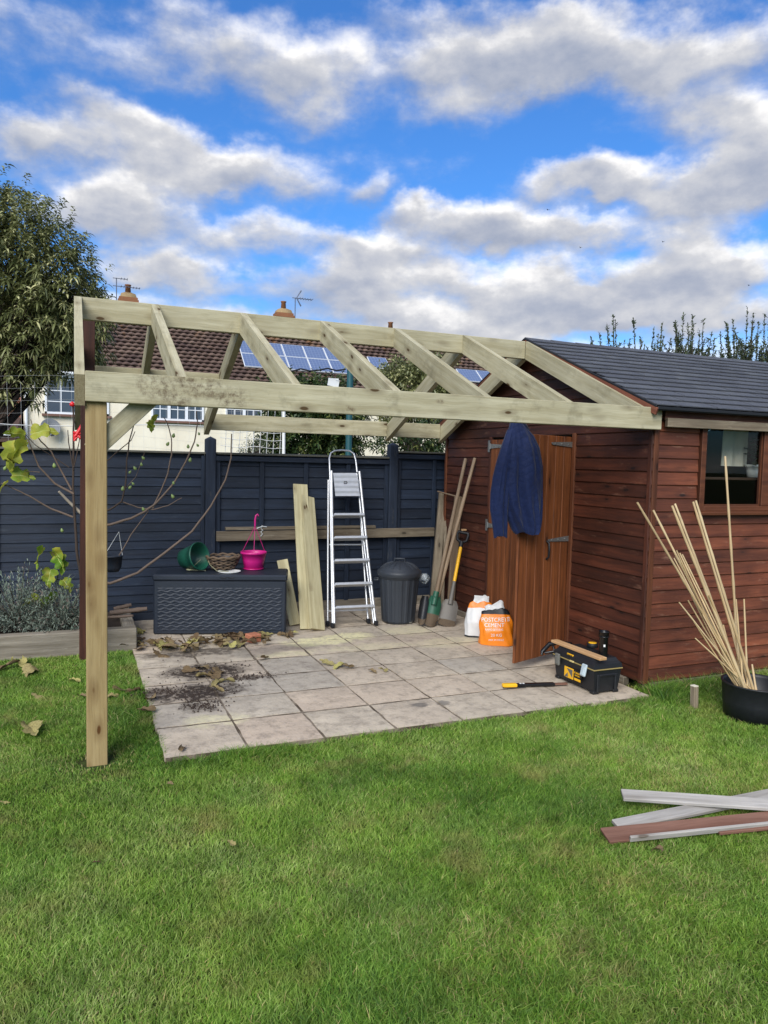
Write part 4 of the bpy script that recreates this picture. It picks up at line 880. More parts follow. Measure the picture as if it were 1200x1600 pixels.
mb = MB(); a = PY((806, 650), cy_); mb.tube([a+Vector((-.01, -.02, 0)), Vector((FE[0]+.02, FE[1]-.03, dz1+.005)), Vector((FE[0]+.03, FE[1]+.01, dz1+.004)), Vector((FE[0]+.03, FE[1]+.05, dz1-.1))], [.03, .03, .03, .035], 10); mb.build('collar', M_COAT, coat)

# ------------------------------------------------------------------ things behind the shed window
p = PY((1148, 700), FY+.30); a, c_ = PY((1131, 668), FY+.28), PY((1168, 729), FY+.28)
sh = MB(); rows = []
for i in range(17):
    x = a.x+(c_.x-a.x)*i/16; rows.append([Vector((x, FY+.28+.010*math.sin(i*.9), 1.93)), Vector((x, FY+.28+.014*math.sin(i*.9+.5), c_.z))])
sh.loft(rows, caps=False, closed=False); sh.loft([[v+Vector((0, .004, 0)) for v in r[::-1]] for r in rows], caps=False, closed=False)
tag(sh.build('hanging_cloth', plain('beige_cloth', sr(226, 220, 202), .9)), 'beige cloth hanging inside the shed window', 'cloth')
p = PY((1176, 746), FY+.22); sp = thing('plant_pot', 'white pot with a dark plant inside the shed window', 'plant pot', p); k_ = .115
mb = MB(); mb.lathe(pot_profile(.042, .052, .10, lip=.004), 28, Matrix.Translation(p+Vector((0, 0, 0)))); mb.build('pot_body', M_WHITE, sp)
V = []; F_ = []
for k in range(46):
    a = random.uniform(0, 6.28); q_ = p+Vector((random.gauss(0, .035), random.gauss(0, .03), .11+random.uniform(0, .2))); d1_ = Vector((math.cos(a), math.sin(a), random.uniform(-.6, .4)))*.05; s_ = d1_.orthogonal().normalized()*.012
    o_ = len(V); V += [q_, q_+d1_*.5+s_, q_+d1_, q_+d1_*.5-s_]; F_.append((o_, o_+1, o_+2, o_+3))
me = np_mesh('leaves', np.array([tuple(v-p) for v in V]), F_, attr=rng.random(len(V))); M_HOUSEPLANT = leafmat('house_plant', sr(40, 52, 30), sr(66, 80, 48)); mesh_obj('leaves', me, M_HOUSEPLANT, sp, WM[sp.name])
tag(board('inner_shelf', None, (GX+.25, FY+.2, p.z-.012), (2.4, FY+.2, p.z-.012), (0, 1, 0), .2, .018, M_INT), 'brown shelf under the white pot inside the shed window', 'shelf')

# ------------------------------------------------------------------ tub of canes, stake, blocks
tc_ = Vector((.525, -.58, 0)); TR0, TR1, THH = .182, .203, .238
tub = thing('tub', 'black plastic tub full of bamboo canes in front of the shed', 'tub', tc_)
mb = MB(); mb.lathe([(.0001, .01), (TR0, .0), (TR0+.012, THH*.5), (TR1, THH-.012), (TR1+.006, THH-.006), (TR1+.006, THH), (TR1-.008, THH), (TR1-.012, THH-.02), (TR0-.01, .02), (.0001, .02)], 56, Matrix.Translation(tc_)); mb.build('tub_body', M_BLACK, tub)
canes = [((995.6, 785), (1166, 1072), 5.5, 'longest bamboo cane leaning furthest left from the tub'), ((1020.6, 797), (1160, 1072), 5.5, 'second bamboo cane from the left among the tall ones in the tub'),
         ((1050, 790), (1157, 1072), 6.5, 'left cane of the middle pair of tall bamboo canes'), ((1054.5, 787), (1163, 1073), 6, 'right cane of the middle pair of tall bamboo canes'),
         ((1083, 784), (1171, 1074), 6.5, 'left cane of the right-hand pair of tall bamboo canes'), ((1087, 782), (1176, 1074), 6, 'right cane of the right-hand pair of tall bamboo canes'),
         ((1133, 713), (1156, 1071), 6, 'tallest pale bamboo cane standing almost upright in the tub'), ((1150, 936), (1161, 1071), 4, None), ((1162.5, 936), (1168, 1073), 4.5, 'short upright cane with twigs right of the bundle'), ((1175, 1038), (1181, 1077), 5.5, 'shortest cane stub at the right of the bundle'),
         ((1061, 941), (1134, 1068), 3.6, None), ((1075, 938), (1143, 1070), 3.6, None), ((1084, 971), (1139, 1069), 3.2, None), ((1086, 997), (1131, 1067), 3.2, None), ((1053, 872), (1158, 1072), 3.6, None),
         ((1057, 860), (1152, 1071), 4, None), ((1062, 864), (1161, 1072), 4, None), ((1066, 866), (1167, 1073), 3.6, None), ((1098, 960), (1147, 1070), 3.2, None), ((1102, 985), (1143, 1070), 3.2, None), ((1130, 976), (1155, 1071), 3.6, None),
         ((1118, 1000), (1150, 1070), 3.2, None), ((1080, 930), (1149, 1070), 3.4, None), ((1108, 930), (1164, 1073), 4, None), ((1142, 980), (1160, 1072), 4, None), ((1092, 985), (1136, 1068), 3.0, None)]
for k, (tp_, rm, wpx, lab) in enumerate(canes):
    yr = tc_.y+.05*math.sin(k*2.3); yt = -.42+.25*random.random() if tp_[1] < 900 else tc_.y+.02+.12*random.random()
    a = PY(rm, yr); ao = Vector((a.x-tc_.x, a.y-tc_.y, 0)); a = a if ao.length < .165 else Vector((tc_.x+ao.x*.165/ao.length, tc_.y+ao.y*.165/ao.length, a.z)); c_ = PY(tp_, yt); d_ = (c_-a).normalized(); foot = a-d_*((a.z-.03)/max(.2, d_.z)); fo = Vector((foot.x-tc_.x, foot.y-tc_.y, 0)); foot = foot if fo.length < .15 else Vector((tc_.x+fo.x*.15/fo.length, tc_.y+fo.y*.15/fo.length, .03)); rr = wpx*.5*.0027
    o = tag(rod('bamboo_cane', None, foot, c_, rr*1.1, rr*.85, M_CANE, 8, knots=max(3, int((c_-foot).length/.22))), lab or 'thin short bamboo cane in the low left part of the bundle', 'cane', 'bamboo canes in the tub')
p = PZ((1085, 1108), 0); pt_ = PL((1085, 1072), p, (0, 1, 0))
stk = thing('stake', 'sawn-off wooden stake standing in the grass by the shed', 'stake', p)
board('stump', stk, p-Vector((0, 0, .05)), pt_, (1, 0, 0), .038, .038, M_WEATH); mb = MB(); mb.box(pt_+Vector((0, 0, .0025)), (.037, .037, .004)); mb.build('cut_face', plain('fresh_cut', sr(226, 220, 200), .8), stk)
for px, wd, mt, lb in (((1106, 1090), .16, M_CONCRETE, 'grey concrete block under the shed edge, left one'), ((1126, 1086), .10, plain('pale_block', sr(190, 188, 182), .9, var=.25, scale=30), 'pale concrete block under the shed edge beside the tub'), ((1196, 1062), .2, M_CONCRETE, 'grey concrete block under the shed edge right of the canes')):
    q_ = PY(px, FY+.05); mb = MB(); mb.box((q_.x, FY+.09, .013), (wd, .14, .058), ch=.006); tag(mb.build('concrete_block', mt), lb, 'block', 'blocks under the shed')

# ------------------------------------------------------------------ boards lying on the lawn
def lawn_board(pa, pb, L, z, wd, th_, mat, label, tilt=0.0):
    a, c_ = PZ(pa, z), PZ(pb, z); d_ = (c_-a).normalized(); return tag(board('loose_board', None, a, a+d_*L+Vector((0, 0, .004)), (-d_.y, d_.x, tilt), wd, th_, mat, ch=.003), label, 'board', 'boards on the lawn')
lawn_board((972, 1242), (1200, 1258), 1.5, .075, .068, .018, M_GREY, 'silver grey board lying uppermost across the others on the lawn', .25)
lawn_board((962, 1290), (1200, 1243), 1.5, .045, .062, .018, M_GREY, 'silver grey board crossing under the uppermost one on the lawn', .25)
lb_ = thing('loose_board', 'brown grooved board nearest the camera on the lawn', 'board', PZ((947, 1308), .03), 'boards on the lawn')
a, c_ = PZ((945, 1306), .040), PZ((1200, 1280), .040); d_ = (c_-a).normalized(); sdv = Vector((-d_.y, d_.x, .25))
board('plank_face', lb_, a, a+d_*1.5, sdv, .085, .014, M_BROWNBOARD); e_ = Vector((d_.y, -d_.x, -.25)).normalized(); board('plank_tongue', lb_, a+d_*.09+e_*.045+Vector((0, 0, .012)), a+d_*1.5+e_*.045+Vector((0, 0, .012)), sdv, .014, .026, M_GREY)
lawn_board((1118, 1298), (1200, 1290), 1.0, .03, .06, .014, M_BROWNBOARD, 'dark brown board half hidden under the grooved board on the lawn')
# ------------------------------------------------------------------ houses beyond the fence
HY = 28.0; HZE = 4.86; HRY, HRZ = 31.6, 8.02       # front wall, eaves height, ridge
hs_n = Vector((0, -(HRZ-HZE), HRY-HY+.3)); HE = Vector((0, HY-.3, HZE))
def HRF(px): return PL(px, HE, hs_n)                # pixel -> front roof slope
m, n, b = new_mat('cream_render', .9, .2); P = n.n('ShaderNodeNewGeometry').outputs['Position']
n.set(b.inputs['Base Color'], n.mix(n.rng(n.noise(n.v('MULTIPLY', P, (1, 1, .4)), .9, 6, .65), .35, .75), sr(234, 228, 208), sr(216, 206, 182))); bump(n, b, n.noise(P, 30, 4, .6), .3, .02); M_RENDER = m
m, n, b = new_mat('concrete_roof_tile', .9, .2); P = n.n('ShaderNodeNewGeometry').outputs['Position']; a = n.n('ShaderNodeAttribute', attribute_name='rnd').outputs['Fac']
c = n.mix(a, sr(84, 68, 62), sr(114, 96, 86)); c = n.mix(n.rng(n.noise(P, 1.1, 6, .7), .48, .7, 0, .75), c, sr(70, 58, 60)); c = n.mix(n.m('MULTIPLY', n.rng(n.noise(P, .8, 6, .75), .54, .68), n.rng(n.n('ShaderNodeSeparateXYZ', {0: P}).outputs[2], 6.3, 7.9)), c, sr(176, 122, 52))
n.set(b.inputs['Base Color'], c); M_RTILE = m
M_UPVC = plain('white_upvc', sr(224, 228, 232), .35, var=.03)
m, n, b = new_mat('house_glass', .08, .6); b.inputs['Base Color'].default_value = (*sr(62, 74, 88), 1); M_HGLASS = m
m, n, b = new_mat('solar_cell', .3, .6); t = n.n('ShaderNodeTexCoord').outputs['Object']; gx = n.n('ShaderNodeSeparateXYZ', {0: t})
lx = n.m('LESS_THAN', n.m('FRACT', n.m('MULTIPLY', n.m('ADD', gx.outputs[0], 10), 6.3)), .09); ly = n.m('LESS_THAN', n.m('FRACT', n.m('MULTIPLY', n.m('ADD', gx.outputs[1], 10), 6.3)), .09)
n.set(b.inputs['Base Color'], n.mix(n.m('MAXIMUM', lx, ly), sr(84, 102, 138), sr(124, 140, 168))); M_SOLAR = m
M_HSILL = plain('brown_sill', sr(112, 82, 70), .8); M_CHIM = plain('chimney_brick', sr(136, 92, 62), .9, var=.35, scale=3)
HXL, HXR = PY((37, 680), HY).x, 16.5
house = thing('house', 'cream rendered house with brown tiled roof and solar panels beyond the fence', 'house', ((HXL+HXR)/2, HY+3.6, 0))
mb = MB(); mb.box(((HXL+HXR)/2, HY+3.6, HZE/2), (HXR-HXL, 7.2, HZE)); mb.prism([(HXL, HY, HZE), (HXL, HY+7.2, HZE), (HXL, HRY, HRZ-.15)], (.1, 0, 0)); mb.build('wall', M_RENDER, house)
# roof tiles: wavy courses with stepped edges, many small pieces joined
def tiles(name, x0, x1, parent, ev, rv, cw=.30, nrow=17):
    d_ = (rv-ev)/nrow; nn = Vector((0, -d_.z, d_.y)).normalized(); K = int((x1-x0)/cw)*4; V = []; F_ = []; A_ = []
    xs = np.linspace(x0, x1, K+1); wave = np.array([0, .045, .06, .03])
    tr_ = rng.random((nrow, K//4+2))
    for r in range(nrow):
        lo = ev+d_*r; hi = ev+d_*(r+1.08); o_ = len(V)
        for i, x in enumerate(xs):
            h = wave[(i+2*(r % 2)) % 4]
            V.append((x, lo.y+nn.y*(h+.10), lo.z+nn.z*(h+.10))); V.append((x, hi.y+nn.y*h, hi.z+nn.z*h)); V.append((x, lo.y+d_.y*.35-nn.y*.03, lo.z+d_.z*.35-nn.z*.03)); A_ += [tr_[r, (i+2*(r % 2))//4]]*3
        for i in range(K):
            a_ = o_+3*i; F_.append((a_, a_+3, a_+4, a_+1)); F_.append((a_+2, a_+5, a_+3, a_))
    me = np_mesh(name, np.array(V)-np.array(WM[parent.name].translation), F_, attr=A_); return tag(mesh_obj(name, me, M_RTILE, parent, WM[parent.name]), kind='stuff')
mb = MB(); mb.prism([(HXL-.2, HY-.3, HZE), (HXL-.2, HRY, HRZ), (HXL-.2, 2*HRY-HY+.3, HZE)], (HXR-HXL+.4, 0, 0)); hroof = mb.build('roof', M_RTILE, house)
tiles('roof_tiles', HXL-.25, HXR+.2, hroof, Vector((0, HY-.35, HZE-.02)), Vector((0, HRY, HRZ+.02)))
mb = MB(); mb.tube([(HXL-.25, HRY, HRZ+.06), (HXR+.2, HRY, HRZ+.06)], .13, 8); mb.build('ridge_tiles', M_RTILE, hroof)
mb = MB(); mb.box(((HXL+HXR)/2, HY-.20, HZE-.14), (HXR-HXL+.4, .05, .22)); mb.build('fascia', M_UPVC, house)
mb = MB(); mb.tube([(HXL-.2, HY-.32, HZE-.09), (HXR+.2, HY-.32, HZE-.09)], .07, 8); mb.build('gutter', M_UPVC, house)
mb = MB(); mb.tube([(HXL+.1, HY-.1, 0), (HXL+.1, HY-.1, HZE-.2)], .06, 8); mb.build('drainpipe', M_UPVC, house)
def hwin(x0, x1, z0, z1, lights, gx_, gz_):
    mb = MB(); F2 = .08
    for (xa, xb2, za, zb) in ((x0, x0+F2, z0, z1), (x1-F2, x1, z0, z1), (x0, x1, z0, z0+F2), (x0, x1, z1-F2, z1)): mb.box(((xa+xb2)/2, HY-.03, (za+zb)/2), (xb2-xa, .09, zb-za))
    wl = (x1-x0)/lights
    for k in range(1, lights): mb.box((x0+wl*k, HY-.035, (z0+z1)/2), (.12, .09, z1-z0-.01))
    wo_ = mb.build('window', M_UPVC, house)
    for k in range(lights):
        xa, xb2 = x0+wl*k+.07, x0+wl*(k+1)-.07; mb = MB(); mb.box(((xa+xb2)/2, HY-.012, (z0+z1)/2), (xb2-xa, .03, z1-z0-.12)); mb.build('pane', M_HGLASS, wo_)
        mb = MB()
        for i in range(1, gx_): mb.box((xa+(xb2-xa)*i/gx_, HY-.034, (z0+z1)/2), (.035, .02, z1-z0-.14))
        for j in range(1, gz_): mb.box(((xa+xb2)/2, HY-.036, z0+.06+(z1-z0-.12)*j/gz_), (xb2-xa, .02, .035))
        mb.build('glazing_bar', M_UPVC, wo_)
    mb = MB(); mb.box(((x0+x1)/2, HY-.08, z0-.05), (x1-x0+.2, .2, .09)); mb.build('sill', M_HSILL, wo_)
wa, wb = PY((70, 646), HY), PY((73, 590), HY); hwin(wa.x, wa.x+2.35, wa.z, wb.z, 2, 2, 3)
wc, wd_ = PY((236, 656), HY), PY((318, 659), HY); hwin(wc.x, wd_.x, wc.z, wc.z+1.35, 3, 2, 3)
we = PY((352, 652), HY); hwin(we.x, we.x+1.6, we.z-.1, we.z+1.2, 2, 2, 3)
def chimney(px, ztop, wd, pots=1):
    q_ = PY((px, 470), HRY+.3); mb = MB(); z0 = HRZ-.5
    mb.box((q_.x, HRY+.3, (z0+ztop-.35)/2), (wd, .6, ztop-.35-z0)); mb.box((q_.x, HRY+.3, ztop-.42), (wd+.16, .76, .10)); mb.box((q_.x, HRY+.3, ztop-.31), (wd+.08, .68, .10)); ch_ = mb.build('chimney', M_CHIM, house)
    mb = MB(); mb.loft([[Vector((q_.x+sx2*(wd/2)*s_, HRY+.3+sy2*.30*s_, z)) for sx2, sy2 in ((-1, -1), (1, -1), (1, 1), (-1, 1))] for s_, z in ((1.0, ztop-.26), (.85, ztop-.1), (.3, ztop)) ]); mb.build('flaunching', plain('mortar', sr(150, 128, 92), .9, var=.3, scale=6), ch_)
    mb = MB(); mb.lathe([(.0001, ztop-.02), (.13, ztop-.02), (.11, ztop+.28), (.14, ztop+.30), (.14, ztop+.34), (.0001, ztop+.34)], 14, Matrix.Translation((q_.x, HRY+.3, 0))); mb.build('chimney_pot', M_CHIM, ch_)
    return q_.x
cz1 = PY((200, 457), HRY+.3).z; cx1 = chimney(200, cz1, .72); cz2 = PY((443, 482), HRY+.3).z; cx2 = chimney(443, cz2, .78); chimney(611, PY((611, 514), HRY+.3).z, .45)
# roof panels
def panel(px, wcol, hrow, cols, rows, ox=0.0):
    """lower left corner at a pixel of the roof slope"""
    o_ = HRF(px); up = Vector((0, HRY-HY+.3, HRZ-HZE)).normalized(); nn = Vector((0, -up.z, up.y))
    for i in range(cols):
        for j in range(rows):
            c_ = o_+Vector((wcol*(i+.5), 0, 0))+up*(hrow*(j+.5))+nn*.17
            Mx, L = frame(c_-Vector((wcol/2-.015, 0, 0)), c_+Vector((wcol/2-.015, 0, 0)), up)
            o = mesh_obj('solar_panel', box_mesh(wcol-.03, hrow-.03, .05, 0, M_UPVC), M_UPVC, house, Mx)
            mesh_obj('solar_cells', box_mesh(wcol-.07, hrow-.07, .012, 0, M_SOLAR), M_SOLAR, o, Mx @ Matrix.Translation((0, 0, .026)))
panel((381, 578), 1.02, 1.08, 5, 2); panel((580, 580), 1.0, 1.0, 1, 1); panel((722, 600), 1.15, 1.1, 2, 1)
# aerials
def aerial(x, z0, z1, kind, label):
    a = thing('tv_aerial', label, 'aerial', (x, HRY+.1, z0)); mb = MB(); mb.tube([(x, HRY+.1, z0), (x, HRY+.1, z1)], .022, 6); mb.build('mast', M_GALVPIPE, a)
    def yagi(z, L, off=0.0):
        mb = MB(); mb.tube([(x-.15+off, HRY+.1, z), (x+L, HRY, z-.02)], .016, 6); mb.build('boom', M_GALVPIPE, a)
        for k in range(int(L/.13)): mb = MB(); mb.tube([(x+.2+k*.13, HRY-.12, z), (x+.2+k*.13, HRY+.32, z)], .012, 5); mb.build('element', M_GALVPIPE, a)
    if kind == 0: yagi(z1-.02, .45); yagi(z1-.36, 1.0)
    else:
        yagi(z1-.02, .85)
        for s_ in (-1, 1): mb = MB(); mb.tube([(x+.05, HRY+.05, z1-.02), (x+.28, HRY+.05, z1-.02+s_*.38)], [.02, .035], 6); mb.build('reflector', M_GALVPIPE, a)
aerial(PY((182, 470), HRY+.1).x, HRZ, PY((182, 434), HRY+.1).z, 0, 'double television aerial beside the left chimney'); aerial(PY((461, 490), HRY+.1).x, HRZ, PY((461, 465), HRY+.1).z, 1, 'television aerial with X reflector beside the middle chimney')
q_ = PY((79, 668), HY-.3); ds = thing('satellite_dish', 'grey satellite dish on the cream wall under the left window', 'satellite dish', (q_.x, HY, q_.z))
Mx = Matrix.Translation((q_.x, HY-.35, q_.z)) @ Matrix.Rotation(math.radians(72), 4, 'X') @ Matrix.Rotation(.2, 4, 'Y'); mb = MB(); mb.lathe([(.0001, -.10), (.2, -.075), (.36, .0), (.37, .0), (.2, -.09), (.0001, -.115)], 28, Mx); mb.build('reflector', M_DISH, ds)
mb = MB(); mb.tube([(q_.x, HY, q_.z-.1), (q_.x, HY-.3, q_.z)], .03, 6); mb.build('bracket', M_DISH, ds); mb = MB(); mb.tube([(q_.x, HY-.3, q_.z-.3), (q_.x+.1, HY-.9, q_.z-.32)], .025, 6); mb.box((q_.x+.1, HY-.9, q_.z-.28), (.1, .12, .12)); mb.build('receiver_arm', M_BLACK, ds)
# brick neighbour at the far left
nb = thing('brick_house', 'red brick house end seen under the tree at the far left', 'house', (HXL-4.2, HY+3, 0))
m, n, b = new_mat('red_brick_wall', .9, .2); t = n.n('ShaderNodeTexCoord').outputs['Object']; bt = n.n('ShaderNodeTexBrick', {'Vector': n.n('ShaderNodeCombineXYZ', {0: n.n('ShaderNodeSeparateXYZ', {0: t}).outputs[0], 1: n.n('ShaderNodeSeparateXYZ', {0: t}).outputs[2], 2: 0.0}).outputs[0], 'Scale': 4.4, 'Color1': (*sr(158, 88, 68), 1), 'Color2': (*sr(128, 66, 52), 1), 'Mortar': (*sr(160, 146, 130), 1), 'Mortar Size': .02}); n.set(b.inputs['Base Color'], bt.outputs[0]); M_RBRICK = m
mb = MB(); mb.box((HXL-4.1, HY+3.4, 2.42), (8.0, 6.4, 4.84)); mb.build('wall', M_RBRICK, nb)
mb = MB(); mb.prism([(HXL-8.3, HY-.1, 4.85), (HXL-8.3, HRY, HRZ), (HXL-8.3, HY+7.2, 4.85)], (8.0, 0, 0)); mb.build('roof', M_RTILE, nb)
mb = MB(); mb.prism([(HXL-8, HY-2.4, 2.35), (HXL-8, HY+.1, 3.0), (HXL-8, HY+.1, 2.0), (HXL-8, HY-2.4, 2.0)], (7.9, 0, 0)); mb.build('porch_roof', M_RTILE, nb)
mb = MB(); mb.box((HXL-4, HY-2.45, 2.3), (8.0, .1, .14)); mb.build('porch_gutter', M_UPVC, nb)

# ------------------------------------------------------------------ net, teal pole and goal beyond the fence
NYY = FYF+.9
tp = thing('teal_pole', 'tall dark teal pole standing behind the fence', 'pole', PY((547, 900), FYF+3)); x_ = PY((546, 640), FYF+3).x
mb = MB(); mb.tube([(x_, FYF+3, 0), (x_-.0, FYF+3, PY((541, 574), FYF+3).z)], .048, 10); mb.build('pole_tube', M_TEAL, tp)
mb = MB(); mb.tube([(x_, FYF+3, PY((541, 574), FYF+3).z), (x_, FYF+3, PY((541, 572), FYF+3).z)], .055, 10); mb.build('cap', M_BLACK, tp)
mb = MB(); ptsw = [PY((540-14*k, 577+2.2*math.sin(k*2.2)+.8*k*.4), FYF+3) for k in range(10)]; mb.tube(ptsw, .012, 5); tag(mb.build('washing_line', M_BLACK), 'slack dark line strung left from the teal pole', 'line')
q_ = PY((521, 598), FYF+3.1); mb = MB(); mb.loft([[q_+Vector((-.09+.03*math.sin(k), .0, .06)), q_+Vector((.08, .02*math.sin(k*2), .07-.02*k)), q_+Vector((.09, .03, -.06))] for k in range(3)], caps=False, closed=False); mb.box(q_, (.17, .012, .11), Matrix.Rotation(.15, 3, 'Y')); tag(mb.build('cloth', M_WHITE), 'white cloth hanging near the teal pole beyond the fence', 'cloth')
gp = PY((445, 700), FYF+2.2); gl_ = thing('football_goal', 'white goal post with net behind the fence', 'goal', (gp.x, gp.y, 0))
gt = PY((441, 640), FYF+2.2); mb = MB(); mb.tube([(gp.x, gp.y, 0), (gp.x-.02, gp.y, gt.z)], .022, 8); mb.tube([(gp.x-.02, gp.y, gt.z), (gp.x-1.6, gp.y, gt.z+.02)], .022, 8); mb.build('goal_frame', M_WHITE, gl_)
mb = MB()
for k in range(9): mb.tube([(gp.x-.02-.09*k, gp.y+.1, gt.z), (gp.x-.05-.09*k, gp.y+.18+.01*math.sin(k), .9)], .005, 4)
for k in range(9): mb.tube([(gp.x-.02-.1*i, gp.y+.12+.01*math.sin(i*2+k), gt.z-.1*k-.012*math.sin(i*1.4)) for i in range(9)], .005, 4)
mb.build('goal_net', M_CORD, gl_)
nt = thing('garden_net', 'fine pale garden net strung above the left part of the fence', 'net', (-3.4, FYF+.5, 0)); yn = FYF+.5; mb = MB()
for k in range(26):
    xn = -4.6+.11*k; mb.tube([(xn, yn, 1.55), (xn+.01*math.sin(k), yn, 2.30-.05*abs(math.sin(k*.33)))], .0009, 3, caps=False)
for k in range(7): mb.tube([(-4.6+.11*i, yn, 1.65+.11*k-.03*math.sin(i*.33+k*.2)) for i in range(26)], .0009, 3, caps=False)
mb.build('mesh', M_CORD, nt); mb = MB(); mb.tube([(-4.6+.11*i, yn, 1.88-.03*math.sin(i*.24)) for i in range(27)], .004, 5); mb.build('net_cord', M_CORD, nt)

# ------------------------------------------------------------------ foliage
def leaf_strip(P0, D, L, Wd, droop, segs=3, roll=None):
    """arching lance-shaped leaves; P0, D: arrays (n,3); returns V,F"""
    n_ = len(P0); D = D/np.linalg.norm(D, axis=1, keepdims=True); S = np.cross(D, np.array([0, 0, 1.0])+rng.normal(0, .35, (n_, 3))); S /= np.linalg.norm(S, axis=1, keepdims=True)+1e-9
    V = []; prof = np.interp(np.linspace(0, 1, segs+1), [0, .3, .65, 1], [.15, 1, .85, .04]) if segs > 1 else np.array([.9, .5])
    for s_ in range(segs+1):
        t = s_/segs; C_ = P0+D*(L[:, None]*t); C_[:, 2] -= droop*L*t*t
        h = S*(Wd*prof[s_])[:, None]/2; V += [C_-h, C_+h]
    V = np.stack(V, 1); k = 2*(segs+1); base = (np.arange(n_)*k)[:, None]
    F_ = np.concatenate([base+np.array([2*s_, 2*s_+1, 2*s_+3, 2*s_+2]) for s_ in range(segs)], 0)
    return V.reshape(-1, 3), F_, k
def limbs(parent, mat, base, targets, r0, name='branch'):
    for k, t in enumerate(targets):
        mb = MB(); t = Vector(t); b0 = Vector(base); mid = b0.lerp(t, .5)+Vector((random.uniform(-.1, .1), random.uniform(-.1, .1), .12*(t-b0).length*.5)); pts = [b0, b0.lerp(mid, .5)+Vector((0, 0, .03)), mid, mid.lerp(t, .5), t]
        mb.tube(pts, [r0, r0*.8, r0*.6, r0*.42, r0*.2], 6); mb.build(name, mat, parent)
def crown(parent, name, blobs, ntw, leaves, L, Wd, droop, mat, seg=3, spread=.5, shell=.45, up=.25):
    """twigs scattered through ellipsoids (centre, radii); leaves arranged round each twig"""
    vols = np.array([r[0]*r[1]*r[2] for _, r in blobs]); pick = rng.choice(len(blobs), ntw, p=vols/vols.sum())
    d_ = rng.normal(size=(ntw, 3)); d_ /= np.linalg.norm(d_, axis=1, keepdims=True); rr = (shell+(1-shell)*rng.random(ntw)**.6)*(1+.12*rng.normal(size=ntw))
    C_ = np.array([blobs[i][0] for i in pick]); R_ = np.array([blobs[i][1] for i in pick]); T = C_+d_*R_*rr[:, None]
    ax_ = d_+np.array([0, 0, up])+rng.normal(0, .3, (ntw, 3)); ax_ /= np.linalg.norm(ax_, axis=1, keepdims=True)
    tl = spread*(.6+.8*rng.random(ntw)); k = np.tile(np.arange(leaves), ntw); ti = np.repeat(np.arange(ntw), leaves); f_ = (k+rng.random(len(k)))/leaves
    P0 = T[ti]+ax_[ti]*(tl[ti]*f_)[:, None]; an = k*2.4+rng.random(ntw)[ti]*6.28
    u_ = np.cross(ax_[ti], [0.3, .2, 1.0]); u_ /= np.linalg.norm(u_, axis=1, keepdims=True); v_ = np.cross(ax_[ti], u_)
    D = ax_[ti]*.55+np.array([0, 0, .35])+u_*np.cos(an)[:, None]+v_*np.sin(an)[:, None]; Ls = L*(.6+.7*rng.random(len(k))); Ws = Wd*(.7+.6*rng.random(len(k)))
    V, F_, kk = leaf_strip(P0, D, Ls, Ws, droop, seg); at = np.repeat(np.clip(.5*rng.random(ntw)[ti]+.5*rng.random(len(k)), 0, 1), kk)
    o0 = np.array(WM[parent.name].translation); me = np_mesh(name, V-o0, F_, attr=at); return mesh_obj(name, me, mat, parent, WM[parent.name]), T
def bp(px, y): return tuple(PY(px, y))
M_LAUREL = leafmat('evergreen_leaf', sr(86, 94, 56), sr(150, 154, 100), rough=.42, edge=sr(196, 194, 140), trans=.2, spec=.5)  # edge tone: pale margins, plus light caught on arching leaves, put in colour
M_HEDGE = leafmat('hedge_leaf', sr(34, 52, 26), sr(72, 96, 48), rough=.5, edge=sr(120, 128, 70))
M_SPRIG = leafmat('sprig_leaf', sr(70, 84, 58), sr(112, 122, 92), rough=.55)
# tall evergreen on the left
ty = 5.4; tr_ = thing('evergreen_tree', 'tall dark evergreen tree with long drooping leaves behind the left end of the fence', 'tree', (PY((30, 700), ty).x-.4, ty, 0))
tb_ = WM[tr_.name].translation; mb = MB(); tk = [tb_, tb_+Vector((.05, 0, .8)), tb_+Vector((-.05, .05, 1.7)), tb_+Vector((.1, .05, 2.6)), tb_+Vector((.05, 0, 3.4))]; mb.tube(tk, [.10, .085, .07, .05, .02], 10); mb.build('trunk', M_BARKD, tr_)
s_ = .0081
tbl = [((20, 400), 95, 95), ((85, 440), 70, 85), ((110, 500), 62, 80), ((40, 520), 110, 75), ((-60, 450), 110, 150), ((25, 345), 55, 45), ((-50, 330), 70, 60), ((30, 600), 45, 45), ((95, 560), 45, 40), ((130, 480), 34, 50), ((128, 540), 28, 40), ((-70, 600), 70, 60)]
bl = [(bp(p_, ty+.05*i-.2), (a_*s_*.86, .55, c_*s_*.86)) for i, (p_, a_, c_) in enumerate(tbl)]
cr_o, T = crown(tr_, 'crown', bl, 3900, 13, .085, .020, .65, M_LAUREL, 3, .12, .30, .8)
limbs(tr_, M_BARKD, tuple(tb_+Vector((0, 0, 1.5))), [b_[0] for b_ in bl], .045); limbs(tr_, M_BARKD, tuple(tk[2]), [tuple(t_) for t_ in T[::26]], .014, 'twig')
